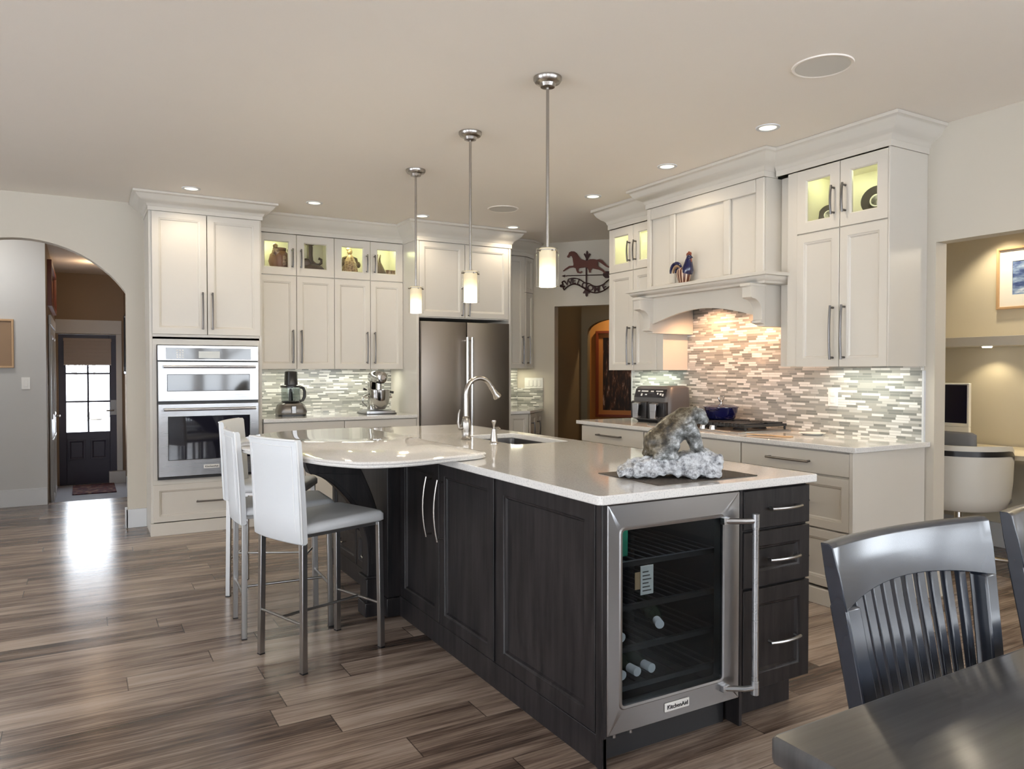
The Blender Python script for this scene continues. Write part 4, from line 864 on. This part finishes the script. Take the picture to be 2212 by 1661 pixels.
# wine cooler
wcx = thing('wine_cooler', 'stainless framed glass-door wine cooler in the island end', 'wine cooler', (1.477, 1.946, .10))
W = .606
mb = MB(T(0, 0, -.10)).box(0, .045, .10, .02, .60, .87).box(W - .02, .045, .10, W, .60, .87).box(.02, .58, .10, W - .02, .60, .87).box(.02, .045, .85, W - .02, .58, .87).box(.02, .045, .10, W - .02, .58, .125)
mb.build('casing', 'plastic_black', wcx)
def L4(x0, x1, a, b, y): return rrz(x0, x1, a, b, y)
def rrz(x0, x1, a, b, y, r=.012, n=3): return [(x, y, z) for x, z in rrect(x0, a, x1, b, r, n)]
GX0, GX1, GZ0, GZ1 = .061, .516, .197, .782
dd = MB(T(0, 0, -.10)).loft([rrz(.002, W - .002, .108, .870, .040, .002), rrz(.002, W - .002, .108, .870, .003, .002), rrz(.005, W - .005, .111, .867, .0, .002), rrz(GX0 - .012, GX1 + .012, GZ0 - .012, GZ1 + .012, 0, .02), rrz(GX0 - .008, GX1 + .008, GZ0 - .008, GZ1 + .008, -.004, .018), rrz(GX0, GX1, GZ0, GZ1, -.002), rrz(GX0, GX1, GZ0, GZ1, .040)], False, False, ring=True).build('door', 'steel_soft', wcx)
MB(T(0, 0, -.10)).loft([rrz(GX0, GX1, GZ0, GZ1, .010), rrz(GX0, GX1, GZ0, GZ1, .004)]).build('glass_pane', 'smoke', dd)
mb = MB(T(0, 0, -.10)).cyl((W + .012, -.062, .150), (W + .012, -.062, .785), .012, 14)
for z in (.165, .770): mb.box(W - .10, -.020, z - .012, W - .07, 0, z + .012).tube([(W - .085, -.012, z), (W - .03, -.05, z), (W + .012, -.062, z)], .011, 8).cyl((W + .012, -.062, z - .025), (W + .012, -.062, z + .025), .0145, 14)
mb.build('handle', 'steel', dd, bevel=.001)
bdg = MB(T(0, 0, -.10)).box(.245, -.006, .137, .355, 0, .167).build('badge', 'plastic_white', dd, bevel=.002)
vs, fs = text_mesh('KitchenAid', .021); MB(T(.30, -.007, .052) @ TXT).add(vs, fs).build('lettering', 'plastic_black', bdg, smooth=False)
for z in (.225, .357, .50, .65):
    mb = MB(T(0, 0, -.10)).box(.03, .06, z - .012, W - .03, .075, z + .006)
    for i in range(12): mb.cyl((.05 + i * .046, .07, z), (.05 + i * .046, .55, z), .003, 6)
    mb.build('rack', 'blacktrim', wcx)
mb = MB(T(0, 0, -.10)).box(.02, .06, .0, W - .02, .075, .095)
mb.build('toe_grille', 'blacktrim', wcx)
for x in (.05, .12): MB(T(0, 0, -.10)).cyl((x, .03, .085), (x, .03, .105), .008, 8).build('levelling_foot', 'steel', wcx)
def bottle(label, loc, tilt, m='bottle', cap='cork', grp='bottles in the wine cooler'):
    t = thing('wine_bottle', label, 'bottle', loc, tilt, grp)
    q = RX(90)
    MB(q).lathe([(.001, -.27), (.028, -.27), (.0312, -.26), (.0312, -.10), (.026, -.07), (.014, -.045), (.0135, -.02), (.001, -.02)], seg=18).build('glass_body', m, t)
    MB(q).lathe([(.001, -.045), (.0155, -.045), (.0165, .0), (.001, .0)], seg=16).build('capsule', cap, t)
    return t
for x, la in ((1.60, 'leftmost pale-capped wine bottle on the lowest cooler rack'), (1.665, 'second pale-capped wine bottle from the left on the lowest cooler rack'), (1.73, 'third pale-capped wine bottle from the left on the lowest cooler rack'), (1.533, 'wine bottle mostly hidden by the cooler door frame at lower left')):
    bottle(la, (x, 2.02, .262), 0)
tb = bottle('wine bottle lying tilted on the middle cooler rack', (1.80, 2.06, .394), -28)
bottle('pale-capped wine bottle lying on the middle cooler rack at left', (1.595, 2.02, .394), -4, cap='cork')
t = thing('price_tag', 'white paper tag hanging from the upper cooler rack', 'tag', (1.690, 2.0, .535))
MB().box(-.028, 0, 0, .028, .002, .10).build('card', 'paper', t, smooth=False); MB().box(-.05, .004, .02, -.02, .006, .08).build('tan_label', 'woodtan', t, smooth=False)
mb = MB()
for k in range(6): mb.box(-.02, -.001, .012 + k * .013, .018 - (k % 3) * .006, 0, .016 + k * .013)
mb.build('print', 'pewter', t, smooth=False)
t = thing('green_carton', 'green carton on the top cooler rack at left', 'carton', (1.60, 2.06, .658))
MB().box(-.055, 0, 0, .055, .12, .10).build('box', 'green', t, bevel=.004); MB().box(-.045, -.002, .02, -.015, .0, .08).build('label_patch', 'plastic_black', t, smooth=False)

# drawer cabinet at the island end
dc = thing('drawer_cabinet', 'dark three-drawer cabinet at the right end of the island', 'cabinet', (2.092, 1.966, 0))
W = .373
MB().box(0, 0, .11, W, .60, .8775).box(.03, .045, 0, W - .035, .60, .11).build('carcass', 'espresso', dc, bevel=.002)
MB().box(-.008, -.018, 0, .006, .60, .8775).build('side_panel', 'espresso', dc, bevel=.001)
HD = dict(hmt='steel', hr=.006, harch=.012, hout=.022)
door_part(dc, .008, .718, W, .868, 'slab', name='drawer', mt='espresso', hand=(.218, .793, .165, False), **HD)
door_part(dc, .008, .502, W, .712, 'panel', .065, name='drawer', mt='espresso', hand=(.21, .602, .165, False), **HD)
door_part(dc, .008, .118, W, .496, 'panel', .065, name='drawer', mt='espresso', hand=(.215, .290, .165, False), **HD)

# mat and stone bear
pm2 = MB(T(-1.98, -2.17, -.9093)).box(1.735, 1.995, .9093, 2.226, 2.345, .9123).build('placemat', 'matweave', bevel=.001)
tag(pm2, 'dark woven placemat under the stone bear', 'placemat', loc=(1.98, 2.17, .9093))
be = thing('bear_sculpture', 'grey and brown carved stone bear on a rough rock base', 'sculpture', (1.905, 2.12, .9195), -29.9)
tx = bpy.data.textures.new('clouds', 'CLOUDS'); tx.noise_scale = .035
def blob(mb, name, mt, vox, disp, parent):
    o = mb.build(name, mt, parent)
    r = o.modifiers.new('remesh', 'REMESH'); r.mode = 'VOXEL'; r.voxel_size = vox; r.use_smooth_shade = True
    s2 = o.modifiers.new('smooth', 'SMOOTH'); s2.iterations = 4; s2.factor = .5
    if disp: d = o.modifiers.new('disp', 'DISPLACE'); d.texture = tx; d.strength = disp; d.mid_level = .5; d.texture_coords = 'LOCAL'
    return o
mb = MB().loft([[(-.205, -.06, .004), (.172, -.075, .004), (.175, .07, .004), (-.19, .065, .004)], [(-.20, -.055, .025), (.176, -.075, .035), (.175, .065, .04), (-.18, .06, .03)], [(-.13, -.04, .055), (.17, -.065, .075), (.165, .055, .085), (-.12, .045, .06)], [(-.09, -.03, .062), (.10, -.05, .088), (.10, .05, .094), (-.09, .04, .07)]])
mb.ell((-.06, 0, .05), (.08, .05, .025)).ell((.12, -.02, .06), (.05, .05, .035))
blob(mb, 'rock_base', 'rock', .005, .040, be)
def ellr(mb, c, r, deg): return mb.ell((0, 0, 0), r, m=T(*c) @ RY(deg), seg=20, rings=12)
mb = MB()
ellr(mb, (-.045, 0, .125), (.062, .054, .056), -35); ellr(mb, (.0, 0, .165), (.088, .050, .056), -45); ellr(mb, (.045, 0, .205), (.055, .044, .048), -30)
ellr(mb, (.075, 0, .222), (.042, .036, .036), -10); ellr(mb, (.103, 0, .222), (.030, .026, .030), 10); ellr(mb, (.120, 0, .206), (.020, .017, .020), 35)
for sgn in (-1, 1):
    mb.tube([(.055, sgn * .026, .195), (.075, sgn * .030, .155), (.092, sgn * .030, .115), (.100, sgn * .030, .086)], [.030, .026, .021, .019], 14).ell((.108, sgn * .030, .088), (.026, .018, .012))
    ellr(mb, (-.025, sgn * .036, .105), (.055, .026, .036), -25); mb.tube([(-.075, sgn * .040, .080), (-.03, sgn * .044, .074), (.018, sgn * .042, .074)], [.018, .016, .014], 12)
    mb.ell((.082, sgn * .026, .252), (.010, .008, .011))
mb.ell((-.092, 0, .085), (.018, .02, .02)).ell((.055, 0, .165), (.03, .035, .035))
blob(mb, 'bear', 'stone', .0042, .006, be)

# ================================================================== BAR STOOLS
st = thing('bar_stool', 'white leather bar stool with steel legs, nearest the camera at the bar', 'bar stool', group='white bar stools')
def lq(x, y, z, h): return [(x - h, y - h, z), (x + h, y - h, z), (x + h, y + h, z), (x - h, y + h, z)]
for x in (-.205, .205):
    for y in (-.168, .168):
        MB().loft([lq(x * 1.03, y * 1.04, 0, .0125), lq(x, y, .575 if x < 0 else .60, .0125)]).build('leg', 'legsteel', st, bevel=.0015)
        MB().box(x * 1.03 - .013, y * 1.04 - .013, -.0, x * 1.03 + .013, y * 1.04 + .013, .006).build('foot_cap', 'plastic_black', st)
for x in (-.21, .21): MB().cyl((x, -.172, .21), (x, .172, .21), .0065, 10).build('stretcher', 'legsteel', st)
MB().cyl((-.21, 0, .21), (.21, 0, .21), .0065, 10).build('stretcher', 'legsteel', st)
MB().box(-.20, -.17, .585, .20, .17, .60).build('seat_frame', 'legsteel', st)
sl = []
for k, (zz, e) in enumerate(((.600, .010), (.606, .0), (.634, .0), (.648, .010), (.652, .03))):
    sl.append([(x, y, zz - .012 * max(0, -x / .22) * (1 if k > 1 else 0)) for x, y in rrect(-.215 + e, -.185 + e, .235 - e, .185 - e, .03, 4)])
MB().loft(sl).build('seat', 'leather', st, angle=60)
bk = []; NB = 13
def back_y(u): return -.030 * (1 - u * u)
def back_loop(z, xo, th):
    fl = [(xo - th / 2 + .018 * (u * u) , u * .19, z) for u in [-1 + 2 * i / NB for i in range(NB + 1)]]
    bl = [(xo + th / 2 + .018 * (u * u), u * .19, z) for u in [1 - 2 * i / NB for i in range(NB + 1)]]
    return fl + bl
for z, xo, th in ((.560, -.232, .014), (.568, -.232, .034), (.68, -.238, .036), (.80, -.244, .034), (.92, -.252, .030), (1.004, -.258, .028), (1.014, -.258, .014)): bk.append(back_loop(z, xo, th))
bo2 = MB().loft(bk).build('backrest', 'leather', st, angle=60)
seam = []
for sgn in (-1, 1):
    MB().tube([(-.2235 + .0, sgn * .186, .566), (-.228, sgn * .187, .68), (-.234, sgn * .187, .80), (-.242, sgn * .187, .92), (-.248, sgn * .187, 1.010)], .006, 8).build('piping', 'piping', bo2)
MB().tube([(-.272 + .018 * u * u, u * .186, 1.011) for u in [-1 + i / 5 for i in range(11)]], .005, 8).build('piping', 'piping', bo2)
sp_ = []
for z, xo in ((.60, -.249), (.70, -.2575), (.80, -.2625), (.92, -.2685), (.985, -.273)): sp_.append((xo + .018 * .72 + .0005, -.162, z))
top_ = [(-.273 + .018 * (u * .85) ** 2 + .0005, u * .162, .985) for u in [-1 + i / 4 for i in range(1, 8)]]
MB().tube(sp_ + top_ + [(x, -y, z) for x, y, z in sp_[::-1]], .0022, 6).build('stitching', 'piping', bo2)
for (x, y, a, la) in ((.961, 3.457, 18.6, None), (.892, 3.952, -3, 'white leather bar stool behind the nearest one, seen from its back left'), (.99, 4.62, -27, 'white leather bar stool at the far left curve of the bar, facing the camera')):
    c = st if la is None else copy_tree(st)
    c.location = (x, y, 0); c.rotation_euler = (0, 0, math.radians(a))
    if la: c['label'] = la

# ================================================================== DINING TABLE AND CHAIRS
dt = thing('dining_table', 'black wooden dining table in the right foreground', 'table', (1.83, .27, 0))
MB(T(-1.83, -.27, 0)).loft([lay(.913, -.25, 2.75, .787, .006, .708), lay(.911, -.252, 2.752, .789, .008, .716), lay(.911, -.252, 2.752, .789, .008, .744), lay(.915, -.248, 2.748, .785, .008, .75)]).build('tabletop', 'tablewood', dt, angle=50)
MB(T(-1.83, -.27, 0)).box(1.05, -.12, .62, 2.61, -.10, .708).box(1.05, .64, .62, 2.61, .66, .708).box(1.05, -.10, .62, 1.07, .64, .708).box(2.59, -.10, .62, 2.61, .64, .708).build('apron', 'tablewood', dt)
for x in (1.04, 2.54):
    for y in (-.13, .59): MB(T(-1.83, -.27, 0)).loft([lq(x + .04, y + .04, 0, .030), lq(x + .04, y + .04, .708, .040)]).build('leg', 'tablewood', dt, bevel=.003)
dch = thing('dining_chair', 'black slat-back dining chair tucked behind the black table', 'chair', (1.475, .64, 0), group='dining chairs')
def cy_(z): return .205 + (0 if z < .45 else .075 * ((z - .45) / .53) ** 1.2)     # lean of the back
def hw(z): return .215 + max(0, z - .45) / .53 * .050
def bow(u): return .038 * (1 - u * u)
for sgn in (-1, 1):
    lo = []
    for z in (0, .2, .45, .60, .72, .84, .868):
        yb = cy_(z) + (.04 * (1 - z / .45) if z < .45 else 0); x = sgn * (hw(z) - .020); a = .021
        lo.append([(x - a, yb - .020, z), (x + a, yb - .020, z), (x + a, yb + .018, z), (x - a, yb + .018, z)])
    MB().loft(lo).build('back_post', 'chairblack', dch, bevel=.004)
    MB().loft([lq(sgn * .20, -.20, 0, .016), lq(sgn * .20, -.20, .43, .020)]).build('leg', 'chairblack', dch, bevel=.003)
lo = []
for i in range(17):
    u = -1 + i / 8; zb = .862 + .026 * (1 - u * u); zt = .985 - .004 * (1 - u * u)
    def P(z, dy): return (u * (hw(z) + .001), cy_(z) + bow(u) + dy, z)
    zm = (zb + zt) / 2
    lo.append([P(zb, -.020), P(zm, -.020), P(zt - .006, -.016), P(zt, -.008), P(zt, .010), P(zm, .014), P(zb, .014)])
MB().loft(lo).build('top_rail', 'chairblack', dch, bevel=.002, angle=45)
NS = 10
for k in range(NS):
    u = -.76 + 1.52 * k / (NS - 1); lo = []
    for z in (.455, .55, .65, .75, .84, .8665 + .024 * (1 - u * u)):
        x = u * (hw(z) - .022); y = cy_(z) + bow(u) * min(1, .35 + .65 * (z - .45) / .42); a = .0115
        lo.append([(x - a, y - .007, z), (x + a, y - .007, z), (x + a, y + .006, z), (x - a, y + .006, z)])
    MB().loft(lo).build('slat', 'chairblack', dch, bevel=.002)
MB().loft([lay(-.225, -.235, .225, .225, .05, .43), lay(-.225, -.235, .225, .225, .05, .448), lay(-.21, -.22, .21, .21, .05, .456)]).build('seat', 'chairblack', dch, angle=50)
MB().box(-.19, -.21, .38, .19, -.19, .43).box(-.19, .185, .38, .19, .205, .43).box(-.21, -.19, .38, -.19, .19, .43).box(.19, -.19, .38, .21, .19, .43).build('seat_rail', 'chairblack', dch)
c = copy_tree(dch); c.location = (2.10, .64, 0); c['label'] = 'black slat-back dining chair cut off by the right edge of the frame'

# ================================================================== DESK NOOK
dk = thing('desk', 'pale built-in desk along the back of the lit nook', 'desk', (5.6, 1.9, 0))
MB(T(-5.6, -1.9, 0)).box(5.28, .02, .72, 5.88, 3.73, .755).build('desktop', 'nookwall', dk, bevel=.004)
MB(T(-5.6, -1.9, 0)).box(5.40, .02, .0, 5.86, .05, .72).box(5.40, 3.70, 0, 5.86, 3.73, .72).box(5.40, 1.2, 0, 5.86, 1.23, .72).build('support_panel', 'nookwall', dk)
sh = thing('nook_shelf', 'cream floating shelf with small lights below it in the nook', 'shelf', (5.76, 1.9, 1.487))
MB(T(-5.76, -1.9, -1.487)).box(5.65, .02, 1.487, 5.895, 3.74, 1.557).build('board', 'cabinet', sh, bevel=.003)
for y in (.8, 1.3, 1.8, 2.3, 2.55, 3.02):
    MB(T(-5.76, -1.9, -1.487)).lathe([(.001, 1.477), (.03, 1.477), (.034, 1.487), (.001, 1.487)], (5.76, y, 0), 18).build('puck_light', 'puck', sh)
    spot('shelf_spot', (5.76, y, 1.472), 3.5, (1., .84, .55), 120, r=.02)
mo = thing('monitor', 'white framed computer screen on the desk in the nook', 'monitor', (5.62, 3.32, .757), -90)
MB().box(-.26, -.015, .14, .26, .015, .46).build('bezel', 'plastic_white', mo, bevel=.004)
MB().box(-.245, -.017, .165, .245, -.014, .447).build('screen', 'screen', mo, smooth=False)
MB().box(-.26, -.014, .075, .26, .014, .139).build('chin', 'plastic_white', mo, bevel=.004)
MB().box(-.05, -.01, 0, .05, .03, .09).box(-.10, -.09, 0, .10, .09, .008).build('stand', 'steel', mo, bevel=.003)
of = thing('office_chair', 'white shell swivel chair with black band and grey pad in the nook', 'office chair', (5.00, 2.79, 0), 180)
lo = []
for z, rx, ry in ((.41, .20, .20), (.425, .265, .26), (.50, .288, .285), (.65, .298, .293), (.78, .303, .298), (.838, .303, .298)):
    o_ = [(rx * math.cos(math.radians(a)), ry * 1.02 * math.sin(math.radians(a)), z - (.16 * max(0, (abs(a) - 98) / 60) if z > .6 else 0)) for a in range(-130, 131, 10)]
    i_ = [((rx - .03) * math.cos(math.radians(a)), (ry - .03) * 1.02 * math.sin(math.radians(a)), z + (.012 if z < .45 else 0) - (.16 * max(0, (abs(a) - 98) / 60) if z > .6 else 0)) for a in range(130, -131, -10)]
    lo.append(o_ + i_)
MB().loft(lo).build('shell', 'shellwhite', of, angle=60)
MB().loft([[(.305 * math.cos(math.radians(a)), .3065 * math.sin(math.radians(a)), z - (.16 * max(0, (abs(a) - 98) / 60))) for a in range(-110, 111, 10)] for z in (.772, .806)], False, False, closed=False).build('band', 'plastic_black', of)
MB().loft([lay(-.24, -.22, .18, .22, .10, .44), lay(-.26, -.24, .20, .24, .10, .46), lay(-.25, -.23, .19, .23, .10, .50)]).build('seat_cushion', 'pad', of, angle=60)
MB().loft([lay(.10, -.17, .17, .17, .03, .50), lay(.115, -.19, .185, .19, .035, .80), lay(.12, -.19, .185, .19, .035, .905), lay(.135, -.165, .17, .165, .02, .918)]).build('back_cushion', 'pad', of, angle=60)
MB().cyl((0, 0, .07), (0, 0, .43), .026, 14).build('gas_column', 'chrome', of)
for k in range(5):
    a = math.radians(k * 72 + 205)
    c0, s0 = math.cos(a), math.sin(a)
    lg = MB().tube([(0, 0, .10), (.17 * c0, .17 * s0, .088), (.33 * c0, .33 * s0, .07)], [.022, .018, .014], 10).build('base_arm', 'chrome', of)
    MB().cyl((.33 * c0 - .012 * s0, .33 * s0 + .012 * c0, .03), (.33 * c0 + .012 * s0, .33 * s0 - .012 * c0, .03), .03, 14).cyl((.33 * c0, .33 * s0, .03), (.33 * c0, .33 * s0, .075), .008, 8).build('caster', 'plastic_black', lg)

def framed_picture(name, label, loc, rz, w, h, fw, mw, fmt, mmt, art, d=.03):
    t = thing(name, label, 'picture', loc, rz)
    def lp(i, y): return [(-w / 2 + i, y, i), (w / 2 - i, y, i), (w / 2 - i, y, h - i), (-w / 2 + i, y, h - i)]
    MB().loft([lp(0, 0), lp(0, -d + .003), lp(.003, -d), lp(fw - .003, -d), lp(fw, -d + .006), lp(fw, 0)], False, False, ring=True).build('frame', fmt, t)
    MB().loft([lp(fw, -.012), lp(fw + mw, -.012), lp(fw + mw, -.008), lp(fw, -.008)], False, False, ring=True).build('mat_board', mmt, t, smooth=False)
    MB().box(-w / 2 + fw, -.008, fw, w / 2 - fw, -.004, h - fw).build('artwork', art, t, smooth=False)
    return t
framed_picture('framed_print', 'white matted seascape print on the nook wall above the shelf', (5.898, 2.69, 1.76), -90, .66, .45, .018, .085, 'woodtan', 'paper', 'seascape')
framed_picture('framed_photo', 'dark night city picture in a red wood frame beyond the doorway', (DM @ Vector((.68, 1.848, .70)))[:], -52.3, .56, 1.13, .035, .055, 'woodred', 'woodorange', 'nightcity', .05)
framed_picture('framed_picture', 'brown matted landscape picture on the hall wall at the left edge', (-.79, 8.586, 1.335), 0, .45, .465, .02, .13, 'woodtan', 'tanclay', 'landscape')
framed_picture('wall_plaque', 'carved dark red panel hung high over the white hall door', (-.304, 9.9, 1.98), 90, 1.6, .48, .05, .04, 'woodred', 'rustdark', 'tapestry', .04)
framed_picture('narrow_picture', 'pale narrow picture seen edge-on on the right hall wall', (.499, 10.2, 1.27), -90, .5, .72, .03, .05, 'blacktrim', 'blind', 'landscape', .05)

# ================================================================== ENTRY HALL
ed = thing('entry_door', 'dark blue entry door with six panes and a raised fabric blind', 'door', (-.272, 11.5, -.21))
W = .71
def lites():
    mb = MB(); G0, G1, H0, H1 = .085, .59, .70, 1.925
    mb.box(0, 0, 0, G0, .045, 2.0).box(G1, 0, 0, W, .045, 2.0).box(G0, 0, H1, G1, .045, 2.0).box(G0, 0, 0, G1, .045, H0)
    mb.box((G0 + G1) / 2 - .012, .005, H0, (G0 + G1) / 2 + .012, .04, H1)
    for z in (1.105, 1.48): mb.box(G0, .005, z - .012, G1, .04, z + .012)
    return mb, (G0, G1, H0, H1)
mb, (G0, G1, H0, H1) = lites()
sl_ = mb.build('slab', 'doordark', ed, bevel=.003)
for x0 in (.10, .36): MB(T(x0, 0, .33)).door(.20, .27, .022, .03).build('raised_panel', 'doordark', sl_)
MB().box(G0, .020, H0, G1, .024, H1).build('glass_pane', 'glass', sl_, smooth=False)
MB().box(.60, -.02, .92, .68, 0, 1.12).cyl((.64, -.02, .98), (.64, -.06, .98), .012, 10).tube([(.64, -.06, .98), (.55, -.06, .98)], .010, 8).build('handle', 'pewter', ed)
bl = thing('window_blind', 'folded beige fabric blind at the top of the entry door', 'blind', (.065, 11.48, 1.38))
mb = MB()
for k in range(6): mb.box(-.275, -.02 - .002 * (k % 2), 0.008 + k * .052, .275, .012, .063 + k * .052)
mb.build('fabric', 'blind', bl, bevel=.003); MB().box(-.28, -.03, .318, .28, .015, .36).build('head_rail', 'blind', bl, bevel=.003); MB().box(-.275, -.022, 0, .275, .012, .012).build('bottom_bar', 'trimw', bl)
hdr = thing('hall_door', 'white panelled hall door with lever handle on the left passage wall', 'door', (-.300, 9.25, -.21), 90)
MB().box(-.10, -.018, 0, -.005, .0, 2.0).box(1.305, -.018, 0, 1.40, 0, 2.0).box(-.12, -.024, 2.0, 1.42, 0, 2.10).build('casing', 'trimw', hdr, bevel=.003)
d = MB().box(0, -.012, .01, 1.30, .0, 1.995).build('slab', 'trimw', hdr)
for z0, z1 in ((.12, .78), (1.0, 1.9)):
    for x0 in (.1, .7): MB(T(x0, -.010, z0)).door(.5, z1 - z0, .018, .03).build('raised_panel', 'trimw', d)
MB().cyl((1.22, -.012, .98), (1.22, -.06, .98), .012, 10).tube([(1.22, -.06, .98), (1.10, -.065, .98)], .010, 8).box(1.19, -.018, .90, 1.25, -.012, 1.06).build('lever', 'nickel', d)
tag(MB().box(-.24, -.42, 0, .24, .42, .012).build('door_mat', 'rug', bevel=.004), 'dark red patterned mat before the entry door', 'rug', loc=(.12, 10.95, -.21))
for i, (x, y, s_) in enumerate(((-1.6, 34, .45), (.3, 33, .4), (1.4, 35, .5))):
    mb = MB()
    for k in range(9): mb.ell((random.uniform(-1, 1) * s_, random.uniform(-.5, .5) * s_, random.uniform(.2, .6) * s_), (.5 * s_, .4 * s_, .35 * s_), seg=10, rings=6)
    tag(mb.build('shrub', 'bush'), ('low bare shrub in the snow, left one seen through the entry door', 'low bare shrub in the snow, middle one seen through the entry door', 'low bare shrub in the snow, right one seen through the entry door')[i], 'shrub', loc=(x, y, -.6))

# ================================================================== LAMPS OF THE ROOM
for x, e in ((1.68, 2.2), (2.37, 2.2)): area('cabinet_strip', (x, 6.98, 1.318), .5, e * .62, (1., 1., .84), sizey=.04)
area('cabinet_strip', (4.06, 7.02, 1.325), .22, .7, (1., .96, .70), sizey=.04)
area('cabinet_strip', (4.08, 2.88, 1.328), .03, 1.1, (.98, 1., .84), sizey=.45); area('cabinet_strip', (4.10, 4.85, 1.308), .03, 1.0, (.92, 1., .78), sizey=.45)
for y in (3.68, 4.16): spot('hood_lamp', (4.0, y, 1.795), 15, (1., .54, .28), 150, (0.25, 0, -1), .03)
for y in (2.95, 1.9, .9): spot('nook_downlight', (5.66, y, 2.41), 17, (1., .86, .60), 100, (.16, 0, -1), .03)
point('nook_fill', (5.0, 1.8, 2.2), 6, (1., .88, .68), .1)
area('cooler_led', (1.78, 2.03, .845), .4, .7, (.9, .95, 1.), sizey=.04)
q = DM @ Vector((.95, 1.45, 2.5)); spot('passage_lamp', q[:], 30, (1., .68, .36), 130, r=.06)
q = DM @ Vector((.9, .55, 2.5)); point('passage_glow', q[:], 1.2, (1., .66, .36), .05)
point('hall_lamp', (-.9, 7.9, 2.45), 9, (1., .98, .95), .12)
point('entry_lamp', (.12, 10.2, 2.45), 2.5, (1., .70, .42), .08)
